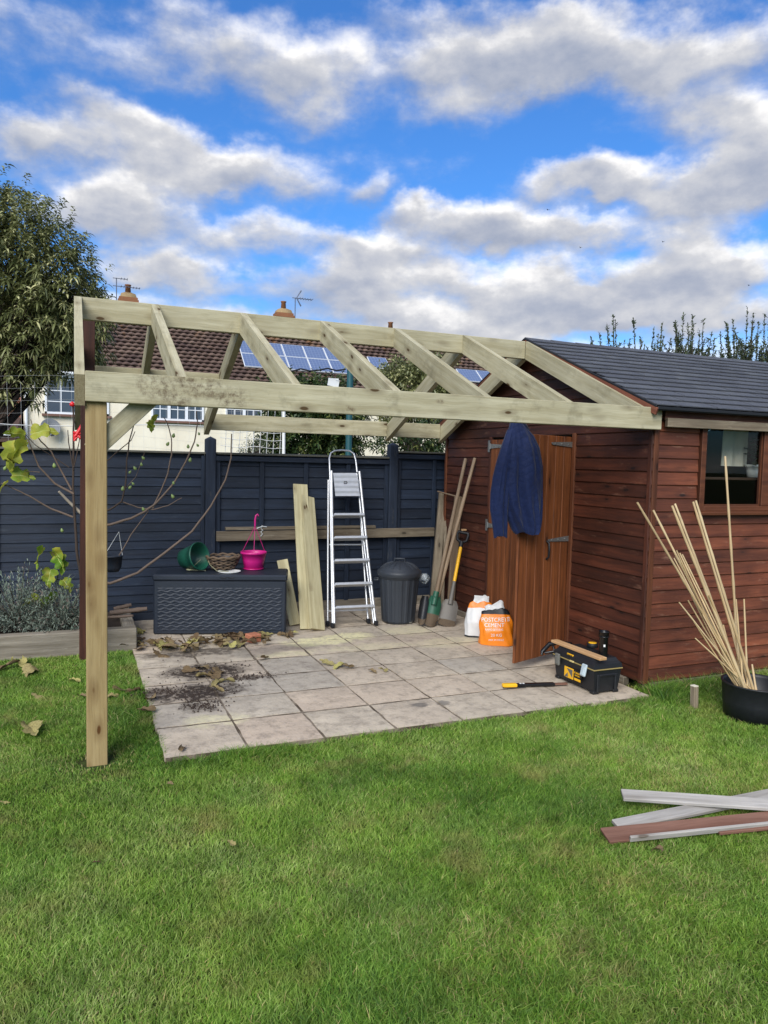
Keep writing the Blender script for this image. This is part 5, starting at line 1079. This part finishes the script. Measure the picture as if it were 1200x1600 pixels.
# trees and shrubs behind the fence, right of the house windows
def bush(name, label, base, blobs, ntw, lv, L, Wd, droop, mat, grp='shrubs beyond the fence', seg=2, spread=.16, shell=.3):
    t_ = thing(name, label, 'shrub', base, grp); mb = MB(); b0 = Vector(base); c0 = Vector(blobs[0][0]); mb.tube([b0, b0.lerp(c0, .5)+Vector((.05, 0, 0)), c0], [.06, .045, .02], 8); mb.build('trunk', M_BARKD, t_)
    o, T = crown(t_, 'crown', blobs, ntw, lv, L, Wd, droop, mat, seg, spread, shell); limbs(t_, M_BARKD, tuple(b0.lerp(c0, .55)), [tuple(x) for x in T[::max(1, ntw//22)]], .02); return t_
y1 = 9.0; k1 = .0108
bush('shrub', 'dense green shrub behind the fence left of the teal pole', (PY((490, 700), y1).x, y1, 0), [(bp((470, 690), y1), (70*k1, .6, 70*k1)), (bp((525, 670), y1+.2), (50*k1, .6, 70*k1)), (bp((450, 620), y1+.3), (40*k1, .5, 34*k1)), (bp((510, 618), y1+.4), (40*k1, .5, 30*k1))], 2200, 10, .10, .042, .3, M_HEDGE)
y2 = 8.0; k2 = .0098
bush('shrub', 'dark evergreen shrub showing between the rafters right of the teal pole', (PY((650, 700), y2).x, y2, 0), [(bp((640, 610), y2), (46*k2, .5, 50*k2)), (bp((672, 590), y2+.1), (36*k2, .45, 46*k2)), (bp((612, 590), y2), (24*k2, .4, 30*k2)), (bp((690, 640), y2+.2), (40*k2, .45, 40*k2)), (bp((625, 655), y2), (30*k2, .4, 24*k2))], 1700, 10, .075, .032, .35, M_LAUREL)
bush('shrub', 'loose leafy shrub behind the right fence post and panel', (PY((655, 700), 5.2).x, 5.2, 0), [(bp((655, 690), 5.2), (44*.0074, .35, 26*.0074)), (bp((690, 680), 5.3), (30*.0074, .3, 30*.0074)), (bp((610, 700), 5.3), (26*.0074, .3, 20*.0074))], 300, 9, .075, .03, .3, M_HEDGE, spread=.14)
bush('shrub', 'small dry twiggy shrub behind the fence in front of the cream wall', (PY((400, 700), 6.5).x, 6.5, 0), [(bp((398, 705), 6.5), (22*.0085, .25, 22*.0085))], 60, 8, .05, .014, .2, M_SPRIG, spread=.12)
# wispy shrubs above the shed roof
y3 = 6.2
for gi_, (pxs, lab) in enumerate((([(936, 520), (958, 492), (990, 497), (1003, 530), (1022, 512), (1035, 505), (975, 535), (1048, 530)], 'wispy shrub shoots rising behind the left part of the shed ridge'), ([(1055, 500), (1068, 492), (1082, 492), (1099, 500), (1112, 520), (1078, 530), (1092, 535), (1060, 535), (1072, 540), (1088, 545)], 'thickest clump of shrub shoots rising behind the middle of the shed ridge'), ([(1135, 505), (1145, 498), (1168, 480), (1150, 520), (1182, 525), (1195, 490), (1190, 540), (1160, 540), (1200, 545), (1215, 500), (1235, 520)], 'tallest wispy shrub shoots behind the right of the shed ridge'))):
    c0 = PY((sum(p_[0] for p_ in pxs)/len(pxs), 700), y3); t_ = thing('wispy_shrub', lab, 'shrub', (c0.x, y3, 0), 'shrubs behind the shed'); VV = []; FF = []; off = 0
    pxs = pxs+[(p_[0]+random.uniform(-14, 14), p_[1]+random.uniform(6, 34)) for p_ in pxs for _ in range(2)]
    for k, p_ in enumerate(pxs):
        tip = PY(p_, y3+random.uniform(-.25, .25)); b0 = Vector((c0.x+(tip.x-c0.x)*.55+random.uniform(-.15, .15), tip.y, 1.2)); mid = b0.lerp(tip, .55)+Vector((random.uniform(-.06, .06), 0, 0)); mb = MB(); mb.tube([b0, mid, tip], [.014, .009, .004], 5); mb.build('stem', M_BARKD, t_)
        sub = [(mid.lerp(tip, random.uniform(0, .5)), random.uniform(.2, .5)) for _ in range(9)]
        paths = [(mid.lerp(b0, .3), tip)]+[(s0_, s0_+(tip-b0).normalized()*l_+Vector((random.uniform(-.3, .3), random.uniform(-.2, .2), random.uniform(-.1, .05)))) for s0_, l_ in sub]
        for s0_, s1_ in paths[1:]: mb = MB(); mb.tube([s0_, s1_], [.006, .003], 4); mb.build('twig', M_BARKD, t_)
        for s0_, s1_ in paths:
            N_ = int(95*(s1_-s0_).length)+4; tt = rng.random(N_); P0 = np.array(s0_)+(np.array(s1_)-np.array(s0_))*tt[:, None]; D = rng.normal(size=(N_, 3))+np.array(s1_-s0_)*.8
            V, F_, kk = leaf_strip(P0, D, .055*(.5+.9*rng.random(N_)), .028*np.ones(N_), .1, 2); VV.append(V); FF.append(F_+off); off += len(V)
    V = np.concatenate(VV); me = np_mesh('leaves', V-np.array(WM[t_.name].translation), np.concatenate(FF), attr=rng.random(len(V))); mesh_obj('leaves', me, M_SPRIG, t_, WM[t_.name])

# ------------------------------------------------------------------ raised bed, lavender, logs
bed = thing('raised_bed', 'raised bed edged with grey weathered sleepers at the foot of the fence', 'raised bed', (-4.4, 2.3, 0))
board('sleeper', bed, (-6.3, 2.325, .098), (-3.02, 2.325, .098), (0, 0, 1), .196, .10, M_SLEEPER, ch=.008); board('sleeper', bed, (-3.07, 2.38, .095), (-3.07, 3.26, .095), (0, 0, 1), .19, .10, M_SLEEPER, ch=.008)
mb = MB(); mb.box((-4.7, 2.83, .07), (3.2, .88, .14)); mb.build('bed_soil', plain('bed_soil', sr(60, 48, 38), .95, var=.4, scale=20, bmp=.8), bed)
for k, (pa, pb, r, lb) in enumerate((((172, 958), (230, 951), .022, 'thick grey cut branch lying in the raised bed by the storage box'), ((178, 952), (205, 945), .02, 'short grey cut branch lying on the thicker one in the raised bed'), ((165, 965), (208, 962), .012, 'thin brown stick lying in the raised bed'))):
    a, c_ = PZ(pa, .22), PZ(pb, .25); tag(rod('cut_branch', None, a, c_, r, r*.8, M_BARK, 8, knots=2), lb, 'branch', 'cut branches in the bed')
M_LAV = leafmat('lavender_leaf', sr(98, 112, 98), sr(160, 170, 156), rough=.8, trans=.1, edge=sr(150, 128, 120), spec=.1)
def lavender(px, rx, rz_, N_, lab):
    c0 = PZ(px, .2); t_ = thing('lavender_bush', lab, 'shrub', (c0.x, c0.y+.15, .14), 'lavender in the raised bed')
    c_ = np.array([c0.x, c0.y+.2, .16]); d_ = rng.normal(size=(N_, 3)); d_[:, 2] = np.abs(d_[:, 2]); d_ /= np.linalg.norm(d_, axis=1, keepdims=True)
    rad = np.array([rx, .24, rz_]); tipd = d_*rad*(.75+.35*rng.random((N_, 1))); st = d_*rad*.25
    LF = 22; ti = np.repeat(np.arange(N_), LF); f_ = np.tile(np.linspace(.0, 1, LF), N_); P0 = c_+st[ti]+(tipd-st)[ti]*f_[:, None]
    D = d_[ti]*.9+rng.normal(0, .6, (len(ti), 3))+np.array([0, 0, .3]); V, F_, kk = leaf_strip(P0, D, .034*(.7+.6*rng.random(len(ti))), .0085*np.ones(len(ti)), .1, 2); at = np.repeat(np.clip(.45*rng.random(N_)[ti]+.5*rng.random(len(ti)), 0, .96), kk)
    me = np_mesh('foliage', V-np.array(WM[t_.name].translation), F_, attr=at); mesh_obj('foliage', me, M_LAV, t_, WM[t_.name])
    mb = MB()
    for k in range(0, N_, 6): mb.tube([Vector(c_), Vector(c_+st[k]), Vector(c_+tipd[k])], [.005, .004, .002], 4, caps=False)
    mb.build('stems', M_BARKD, t_)
lavender((28, 985), .42, .52, 330, 'left silvery lavender bush in the raised bed'); lavender((98, 985), .30, .42, 230, 'right silvery lavender bush in the raised bed beside the dark post'); lavender((-70, 985), .4, .5, 150, 'lavender bush at the far left end of the raised bed')

# ------------------------------------------------------------------ fig tree
fy = 2.62; fig = thing('fig_tree', 'nearly bare fig tree with thin curving branches in front of the fence', 'tree', PY((128, 980), fy))
def br_(pts, r0, r1, name='branch', mat=M_BARK, dy=0.0):
    P_ = [PY(p_, fy+dy+.02*math.sin(i*1.7)) for i, p_ in enumerate(pts)]; mb = MB(); N_ = len(P_); F2 = []
    for i in range(N_-1):
        for j in range(3): F2.append(P_[i].lerp(P_[i+1], j/3)+Vector((random.uniform(-1, 1), random.uniform(-1, 1), random.uniform(-1, 1)))*.0025)
    F2.append(P_[-1]); mb.tube(F2, [r0+(r1-r0)*i/(len(F2)-1) for i in range(len(F2))], 8); mb.build(name, mat, fig); return P_
br_([(130, 965), (127, 905), (120, 860), (116, 800), (114, 760), (115, 700), (115, 660), (114, 632)], .013, .006, 'trunk', M_BARKD)
br_([(115, 772), (85, 755), (60, 728), (45, 690), (32, 672)], .010, .003); br_([(114, 808), (80, 795), (45, 775), (25, 765), (2, 755)], .009, .003); br_([(112, 765), (98, 740), (80, 705), (64, 690), (52, 672), (48, 655)], .008, .003)
br_([(130, 805), (108, 785), (92, 768)], .014, .010, mat=plain('pale_bark', sr(150, 140, 124), .8)); br_([(108, 730), (80, 712), (55, 695), (30, 668)], .004, .0025, mat=M_BARKD); br_([(62, 738), (40, 736), (8, 732)], .0035, .002); br_([(115, 735), (107, 690), (106, 672)], .005, .003, mat=M_BARKD); br_([(115, 730), (122, 700), (126, 672)], .005, .003, mat=M_BARKD)
br_([(130, 905), (172, 912), (215, 895), (260, 862), (300, 830), (330, 790), (352, 750), (361, 715), (362, 678)], .013, .005); br_([(132, 822), (172, 820), (205, 810), (225, 800), (245, 785), (272, 755), (290, 722), (304, 690), (309, 660), (307, 642)], .012, .004, mat=M_BARK)
br_([(238, 795), (250, 770), (262, 740), (268, 710), (268, 685), (262, 662), (256, 652)], .007, .0035); br_([(130, 810), (172, 796), (190, 784), (196, 762), (198, 720), (202, 690), (208, 668), (211, 655)], .009, .0035, mat=M_BARKD); br_([(192, 784), (215, 793), (240, 796), (262, 790), (284, 778)], .006, .003); br_([(165, 722), (185, 705), (205, 688), (211, 674)], .005, .003, mat=M_BARKD); br_([(186, 868), (205, 835), (232, 798)], .005, .004); br_([(197, 762), (212, 745), (222, 720), (226, 705)], .003, .002)
for p_ in ((203, 668), (203, 738), (211, 732), (221, 726), (224, 716), (192, 764), (208, 756), (203, 762), (262, 694), (271, 681), (311, 678), (294, 698), (309, 696), (297, 719), (271, 755), (270, 776), (224, 796), (8, 732), (85, 728), (97, 829)):
    q_ = PY(p_, fy-.01); mb = MB(); r = random.uniform(.010, .016); mb.lathe([(.0001, -r*1.2), (r*.75, -r*.8), (r, 0), (r*.6, r*.9), (r*.2, r*1.5), (.0001, r*1.6)], 12, Matrix.Translation(q_) @ Matrix.Rotation(random.uniform(-.7, .7), 4, 'Y')); mb.build('fig', M_FIG, fig)
FIGOUT = [(.03, 0), (-.05, -.13), (.04, -.30), (.22, -.42), (.37, -.33), (.40, -.25), (.60, -.38), (.72, -.27), (.68, -.16), (.88, -.13), (1.0, 0), (.88, .14), (.68, .17), (.73, .28), (.60, .39), (.41, .24), (.37, .32), (.22, .43), (.04, .31), (-.05, .14)]
def fig_leaf_mesh(L, curl, fold, seed, twist=0.0):
    r = random.Random(seed); pts = []; N_ = len(FIGOUT); o = [(x, y) for x, y in FIGOUT]; out = []
    for i in range(N_):
        a, c_ = o[i], o[(i+1) % N_]; out += [a, ((a[0]+c_[0])/2+r.uniform(-.015, .015), (a[1]+c_[1])/2+r.uniform(-.015, .015))]
    mid = [(.05+.09*i, 0) for i in range(10)]
    # triangulate as strip between outline halves and the midrib
    up_ = [p for p in out if p[1] >= -1e-6]; V = []; F_ = []
    ring0 = [(.38+.0*(x), 0) for x, y in out]; V2 = []
    for f_ in (0.0, .34, .67, 1.0):
        for x, y in out:
            cx_ = min(.85, max(.05, x)); V2.append((cx_+(x-cx_)*f_, y*f_))
    n_ = len(out)
    for k in range(3):
        for i in range(n_): F_.append((k*n_+i, k*n_+(i+1) % n_, (k+1)*n_+(i+1) % n_, (k+1)*n_+i))
    res = []
    for x, y in V2:
        z = fold*abs(y)*1.0-curl*(x-.3)**2+.035*math.sin(11*x+seed)*math.sin(9*y+seed*2)*(1+abs(curl)*2); yy = y; ang = twist*(x-.4); zz = z*math.cos(ang)+yy*math.sin(ang); yy = yy*math.cos(ang)-z*math.sin(ang)
        if abs(curl) > .9:                           # roll up the sides
            a = y*abs(curl)*2.6; rad = 1/(abs(curl)*2.6); yy = rad*math.sin(a); zz = z*.5+rad*(1-math.cos(a))
        res.append((x*L, yy*L, zz*L))
    return np_mesh('leaf', np.array(res), np.array(F_), smooth=True, attr=rng.random(len(res))*.25+r.random()*.6)
m, n, b = new_mat('fig_leaf', .55, .4); P = n.n('ShaderNodeTexCoord').outputs['Object']; oi = n.n('ShaderNodeObjectInfo').outputs['Random']; gx = n.n('ShaderNodeSeparateXYZ', {0: P})
c = n.mix(oi, sr(92, 138, 40), sr(164, 172, 66)); c = n.mix(n.rng(n.noise(n.v('ADD', P, n.v('SCALE', (9, 5, 3), oi)), 14, 4, .6), .45, .65, 0, .7), c, sr(176, 164, 60))
vein = n.m('LESS_THAN', n.m('ABSOLUTE', gx.outputs[1]), .0022); c = n.mix(vein, c, sr(196, 204, 120)); n.set(b.inputs['Base Color'], c)
tb2 = n.n('ShaderNodeBsdfTranslucent', {0: c}); mx = n.n('ShaderNodeMixShader', {0: .35, 1: b.outputs[0], 2: tb2.outputs[0]}); n.set([x for x in n.t.nodes if x.type == 'OUTPUT_MATERIAL'][0].inputs[0], mx.outputs[0]); M_FIGLEAF = m
m, n, b = new_mat('dead_leaf', .8, .25); P = n.n('ShaderNodeTexCoord').outputs['Object']; oi = n.n('ShaderNodeObjectInfo').outputs['Random']; rmp = n.n('ShaderNodeValToRGB', {0: oi}); cr = rmp.color_ramp
cr.elements[0].color = (*sr(98, 80, 58), 1); cr.elements[1].color = (*sr(178, 172, 104), 1); e_ = cr.elements.new(.45); e_.color = (*sr(138, 120, 88), 1); e_ = cr.elements.new(.75); e_.color = (*sr(160, 150, 98), 1)
c = n.mix(n.rng(n.noise(n.v('ADD', P, n.v('SCALE', (9, 5, 3), oi)), 22, 5, .65), .42, .7, 0, .75), rmp.outputs[0], sr(78, 58, 40)); n.set(b.inputs['Base Color'], c); bump(n, b, n.noise(P, 60, 3, .6), .4, .006); M_DEAD = m
def leaf_obj(name, me, mat, pos, yaw, pitch, roll, parent=None):
    Mx = Matrix.Translation(pos) @ Matrix.Rotation(yaw, 4, 'Z') @ Matrix.Rotation(pitch, 4, 'Y') @ Matrix.Rotation(roll, 4, 'X'); return mesh_obj(name, me, mat, parent, Mx)
for k, (p_, L, yaw, pit, rol) in enumerate((((42, 690), .21, 3.4, .9, .5), ((28, 690), .18, 3.9, 1.1, -.6), ((48, 678), .15, -.2, -.3, 1.0), ((40, 680), .12, 2.9, -.2, .8), ((18, 742), .14, .2, .1, .9), ((12, 752), .13, 3.5, .9, .3), ((68, 855), .15, 3.9, 1.0, .8), ((82, 860), .13, -.4, .7, -.9), ((88, 868), .12, -.8, .9, .6), ((80, 888), .12, 4.2, 1.1, -.4), ((98, 905), .10, -.5, .9, .5), ((90, 930), .14, 3.5, .5, 1.0), ((62, 935), .11, 3.0, .3, .9), ((245, 650), .12, 3.6, 1.0, .9), ((236, 655), .08, 4.4, 1.2, .5))):
    leaf_obj('fig_leaf', fig_leaf_mesh(L*1.3, .5+.3*math.sin(k), .22, 100+k, .8*math.sin(k*3)), M_FIGLEAF, PY(p_, fy-.03), yaw, pit, rol, fig)
br_([(96, 905), (92, 930), (88, 872), (80, 862)], .004, .003, 'shoot')

# ------------------------------------------------------------------ red ornament and black pot on the fig
q_ = PY((127, 675), 2.2); red = thing('red_ornament', 'red plastic ornament hanging beside the top of the front post', 'ornament', q_); k_ = .0052
def redtube(pts, w_): mb = MB(); mb.tube([PY(p_, 2.2) for p_ in pts], w_*k_/2, 8); mb.build('arm', M_RED, red)
redtube([(133, 655), (127, 668), (118, 682)], 6); redtube([(114, 676), (124, 678), (133, 676)], 5); redtube([(117, 688), (122, 681), (133, 690)], 5); redtube([(116, 676), (117, 689)], 4); redtube([(133, 660), (131, 690)], 5)
mb = MB(); mb.lathe([(.0001, -.02), (.018, -.012), (.022, .004), (.010, .02), (.0001, .024)], 12, Matrix.Translation(PY((113, 632), fy-.02))); tag(mb.build('red_clip', M_RED), 'small red clip on the tip of the fig tree stem', 'clip')
q_ = PY((176, 893), fy+.1); hp2 = thing('plant_pot', 'small dark hanging pot half hidden behind the front post', 'plant pot', q_); mb = MB(); mb.lathe([(.0001, 0), (.05, 0), (.072, .04), (.08, .13), (.086, .13), (.086, .138), (.076, .138), (.066, .04), (.0001, .01)], 28, Matrix.Translation(q_)); mb.build('pot_body', M_NAVYBOX, hp2)
mb = MB(); mb.tube([q_+Vector((-.07, 0, .13)), q_+Vector((.05, -.01, .34))], .002, 5); mb.tube([q_+Vector((.08, 0, .13)), q_+Vector((.05, -.01, .34))], .002, 5); mb.build('hanger', M_CORD, hp2)

# ------------------------------------------------------------------ fallen leaves
DL = [fig_leaf_mesh(1.0, c_, f_, 300+i, tw) for i, (c_, f_, tw) in enumerate(((1.5, .2, 0), (1.1, .4, 1.0), (.7, .5, 1.8), (-.6, .5, -1.2), (.5, -.3, 2.2), (2.0, .1, .5), (-.4, .8, 1.2)))]
for me in DL: me.materials.append(M_DEAD)
def dead(p_, z, L, label, grp, lift=.0, kk=None):
    pos = PZ(p_, z+.012+lift); Mx = Matrix.Translation(pos) @ Matrix.Rotation(random.uniform(0, 6.28), 4, 'Z') @ Matrix.Rotation(random.uniform(-.35, .35), 4, 'Y') @ Matrix.Rotation(random.uniform(-.5, .5), 4, 'X') @ Matrix.Diagonal((L, L*random.uniform(.5, 1.0), L*random.uniform(.35, .75), 1)) @ Matrix.Translation((-.4, 0, 0))
    return tag(mesh_obj('fallen_leaf', DL[kk if kk is not None else random.randrange(len(DL))], M_DEAD, None, Mx), label, 'leaf', grp)
for k in range(46):
    x = 228+random.random()**1.15*190; y = 1008-(x-228)*.06+random.gauss(0, 6); dead((x, max(992, y)), SZ, random.uniform(.10, .19), 'curled dead fig leaf in the heap along the front of the storage box', 'leaf heap by the box', random.random()*.03)
for k in range(12): dead((180+random.random()*45, 1000+random.gauss(0, 9)), .02, random.uniform(.09, .16), 'curled dead fig leaf at the corner of the raised bed', 'leaves by the bed', random.random()*.03)
for k in range(8): dead((330+random.gauss(0, 16), 1058+random.gauss(0, 9)), SZ, random.uniform(.08, .15), 'crumpled brown leaf on the soil at the left of the paving', 'leaves on the soil')
for k in range(7): dead((420+k*5+random.gauss(0, 14), 989+random.gauss(0, 3)), SZ, random.uniform(.1, .17), 'curled dead fig leaf near the broken brick', 'leaves near the brick')
for p_, z, L, lb in (((30, 1032), .03, .24, 'largest yellowing leaf in the clump at the left edge of the lawn'), ((12, 1040), .03, .2, 'brown curled leaf in the clump at the left edge of the lawn'), ((45, 1046), .03, .18, 'pale green leaf in front of the clump at the left edge of the lawn'), ((58, 1086), .02, .09, 'small curled leaf below the clump on the left lawn'), ((116, 1062), .02, .10, 'small brown leaf on the grass left of the front post'), ((128, 1086), .02, .09, 'pale torn leaf touching the left side of the front post'), ((50, 1140), .02, .19, 'long curled brown leaf on the grass left of the front post foot'), ((190, 1078), .02, .16, 'dry leaf on the grass just right of the front post'), ((208, 1080), .02, .15, 'dry leaf at the left edge of the paving'), ((236, 1090), .03, .16, 'yellow green leaf at the left edge of the paving'), ((231, 1110), .03, .11, 'rolled brown leaf on the grass at the paving corner'), ((178, 1088), .02, .09, 'small leaf hard against the right side of the front post'), ((296, 1048), SZ, .12, 'pale leaf at the upper left of the paving soil'), ((318, 1041), SZ, .12, 'pale leaf right of the upper soil patch'), ((512, 1036), SZ, .12, 'dark curled leaf in the middle of the paving'), ((530, 1040), SZ, .13, 'thin pale leaf in the middle of the paving'), ((545, 1042), SZ, .10, 'yellowish leaf right of the thin pale leaf on the paving'), ((582, 1048), SZ, .08, 'small dark leaf on the paving below the stepladder'), ((600, 1046), SZ, .08, 'rightmost small leaf on the paving below the stepladder'), ((412, 1028), SZ, .12, 'pale dry leaf on the paving below the brick'), ((285, 1168), .03, .08, 'small dark leaf at the front left corner of the paving'), ((150, 1347), .02, .035, 'tiny yellow leaf on the lawn below the front post'), ((1028, 1326), .03, .05, 'bright yellow leaf on the lawn in front of the boards'), ((362, 1318), .02, .06, 'small dark leaf in the middle of the lawn'), ((266, 1224), .02, .03, 'tiny pale leaf on the lawn near the front post'), ((5, 1252), .02, .05, 'pale leaf at the left edge of the lawn')):
    dead(p_, z, L*1.0, lb, 'scattered leaves')
# soil crumbs
N_ = 900; V = []; F_ = []; cs = [(x, y, rx, ry) for x, y, rx, ry, w_ in soilb]
for k in range(N_):
    x, y, rx, ry = random.choice(cs[:5]); px_, py_ = random.gauss(x, rx*.5), random.gauss(y, ry*.5); r = random.uniform(.002, .008)*(1.5 if random.random() < .1 else 1); o_ = len(V)
    V += [(px_-r, py_, SZ), (px_+r*.8, py_-r*.6, SZ), (px_+r*.5, py_+r, SZ), (px_+random.uniform(-r, r)*.3, py_, SZ+r*1.3)]; F_ += [(o_, o_+1, o_+3), (o_+1, o_+2, o_+3), (o_+2, o_, o_+3)]
tag(mesh_obj('soil_crumbs', np_mesh('soil_crumbs', V, F_), plain('soil', sr(58, 46, 38), .95, var=.3)), 'dark crumbs of soil scattered on the left of the paving', 'soil', kind='stuff')

# ------------------------------------------------------------------ birds
for p_, lb in (((856, 328), 'small dark bird flying highest over the shed'), ((907, 387), 'small dark bird flying above the shed ridge'), ((1036, 378), 'small dark bird flying right of the others over the shed roof'), ((1170, 446), 'small dark bird low in the sky at the far right')):
    q_ = PY(p_, 55); mb = MB(); mb.tube([q_+Vector((-.02, -.10, 0)), q_, q_+Vector((.02, .12, .01))], [.015, .035, .01], 6)
    for s_ in (-1, 1): mb.loft([[q_+Vector((s_*.02, -.05, .02)), q_+Vector((s_*.02, .05, .02))], [q_+Vector((s_*.11, -.04, .07)), q_+Vector((s_*.11, .03, .07))], [q_+Vector((s_*.2, .0, .05)), q_+Vector((s_*.2, .03, .05))]], caps=False, closed=False)
    tag(mb.build('bird', M_BLACK), lb, 'bird', 'birds in the sky')
# ------------------------------------------------------------------ grass
def grass():
    NC = 3500000; xy = np.stack([rng.uniform(-7.2, 3.6, NC), rng.uniform(-3.9, 2.4, NC)], 1)
    rel = np.concatenate([xy, np.zeros((NC, 1))], 1)-CAM; dep = rel@_f; u_ = (rel@_r)/dep; v_ = (rel@_u)/dep
    inv = (dep > .8) & (np.abs(u_) < .62) & (v_ > -.84); ok = (dep > .5) & (inv | ((np.abs(u_) < 2.6) & (rng.random(NC) < .16)))
    x, y = xy[:, 0], xy[:, 1]
    edge = .03*np.sin(x*9)+.02*np.sin(x*23+1)
    ok &= ~((x > XE[0]+.005+.02*np.sin(y*11)+.012*np.sin(y*31)) & (x < GX) & (y > YE[0]+edge*.8-.012))
    ok &= ~((x > GX+.02) & (y > FY+.05)); ok &= ~((y > 2.27) & (x < -3.0)); ok &= ~((x > -3.02) & (y > 2.2) & (x < GX))
    ok &= ((x+3.3775)**2+(y-.0775)**2 > .0055*(1+rng.random(NC)*2)) & ((x-tc_.x)**2+(y-tc_.y)**2 > TR0**2)
    d_ = np.maximum(2.4, dep); ok &= rng.random(NC) < np.minimum(1, (2.5/d_)**1.25)
    xy = xy[ok]; dep = dep[ok]; inv = inv[ok]; N_ = len(xy); x, y = xy[:, 0], xy[:, 1]
    # patchy growth: longer and richer in places, worn and dry in others
    def fbm(s_, o_): return sum((np.sin(x*s_*k*1.3+o_*k+1.7*np.sin(y*s_*k+o_))+np.sin(y*s_*k*1.1-o_*k*2+1.3*np.sin(x*s_*k*.9)))/(k**.8) for k in (1, 2.1, 4.3))/3.2
    lush = fbm(1.7, .6); dry = fbm(2.6, 3.1)+.35*fbm(7, 1.2)+.25*(x+1.5)/2
    nearshed = np.clip(1-np.abs(y-(FY-.12))/.28, 0, 1)*(x > GX); nearpatio = np.clip(1-np.abs(y-(YE[0]-.05))/.16, 0, 1)*(x > -3.1)*(x < GX+.1)+np.clip(1-np.abs(x-(XE[0]-.1))/.25, 0, 1)*(y > -.1); nearpost = np.exp(-(((x+3.35)**2+(y-.0)**2)/.06))
    H = (.021+.010*np.clip(lush, -1, 1)+.014*rng.random(N_)**2)*(1+.8*nearpatio*rng.random(N_))+.13*nearshed*rng.random(N_)*((x > .1) & (x < 1.6)); H *= np.where(dry > .9, .8, 1); H = np.maximum(H, .012)*(1-.5*nearpost)
    Wd = (.0015+.0012*rng.random(N_))*np.maximum(1, dep/3.4)*np.where(inv, 1.22, 2.6)
    a = rng.random(N_)*6.283; lean_ = (.35+1.1*rng.random(N_))*H; bd_ = np.stack([np.cos(a), np.sin(a)], 1); comb = np.stack([fbm(1.1, 5.), fbm(1.3, 8.)], 1)*.35; bd_ = bd_+comb; side_ = np.stack([-np.sin(a), np.cos(a)], 1)
    fa = rng.random(N_)*6.283; side_ = np.stack([np.cos(fa), np.sin(fa)], 1)
    V = np.zeros((N_, 5, 3), np.float32)
    V[:, 0, :2] = xy-side_*Wd[:, None]/2; V[:, 1, :2] = xy+side_*Wd[:, None]/2
    m_ = xy+bd_*(lean_*.35)[:, None]; V[:, 2, :2] = m_-side_*Wd[:, None]*.4; V[:, 3, :2] = m_+side_*Wd[:, None]*.4; V[:, 2:4, 2] = (H*.62)[:, None]
    V[:, 4, :2] = xy+bd_*lean_[:, None]; V[:, 4, 2] = H*(.85+.25*rng.random(N_)); V[:, :2, 2] = -.002
    B_ = (np.arange(N_)*5)[:, None]; F_ = np.concatenate([B_+np.array([0, 1, 3]), B_+np.array([0, 3, 2]), B_+np.array([2, 3, 4])], 0)
    tone = np.clip(.45-.20*lush+.18*rng.normal(size=N_)-.22*nearshed-.10*nearpatio+.16*dry, 0, .78); straw = rng.random(N_) < np.clip(.05+.14*(dry-.2)+.25*nearpost, .02, .42); tone[straw] = .86+.14*rng.random(straw.sum())
    me = np_mesh('lawn_grass', V.reshape(-1, 3), F_, attr=np.repeat(tone, 5)); return me
m, n, b = new_mat('grass_blade', .55, .35); a = n.n('ShaderNodeAttribute', attribute_name='rnd').outputs['Fac']; rmp = n.n('ShaderNodeValToRGB', {0: a}); cr = rmp.color_ramp
cr.elements[0].position = 0; cr.elements[0].color = (*sr(70, 114, 34), 1); cr.elements[1].position = 1.0; cr.elements[1].color = (*sr(190, 174, 112), 1)
for ps_, cc in ((.35, sr(118, 158, 52)), (.6, sr(150, 182, 74)), (.8, sr(180, 198, 108)), (.86, sr(204, 188, 122))): e_ = cr.elements.new(ps_); e_.color = (*cc, 1)
P = n.n('ShaderNodeNewGeometry').outputs['Position']; gc = n.mix(n.rng(n.noise(P, 2.1, 5, .6), .42, .66, 0, .75), rmp.outputs[0], n.v('MULTIPLY', rmp.outputs[0], (1.02, .98, 1.5)))
gc = n.mix(n.rng(n.noise(n.v('ADD', P, (7, 3, 0)), 2.9, 6, .65), .54, .70, 0, .6), gc, sr(172, 160, 100)); gc = n.v('SCALE', gc, n.rng(n.noise(n.v('ADD', P, (2, 9, 0)), 6, 5, .65), .3, .7, .62, 1.12))
n.set(b.inputs['Base Color'], gc); tb3 = n.n('ShaderNodeBsdfTranslucent', {0: gc}); mx = n.n('ShaderNodeMixShader', {0: .28, 1: b.outputs[0], 2: tb3.outputs[0]}); n.set([x for x in n.t.nodes if x.type == 'OUTPUT_MATERIAL'][0].inputs[0], mx.outputs[0]); M_GRASS = m
tag(mesh_obj('lawn_grass', grass(), M_GRASS), 'short patchy green lawn grass with dry straw-coloured spots', 'grass', kind='stuff')
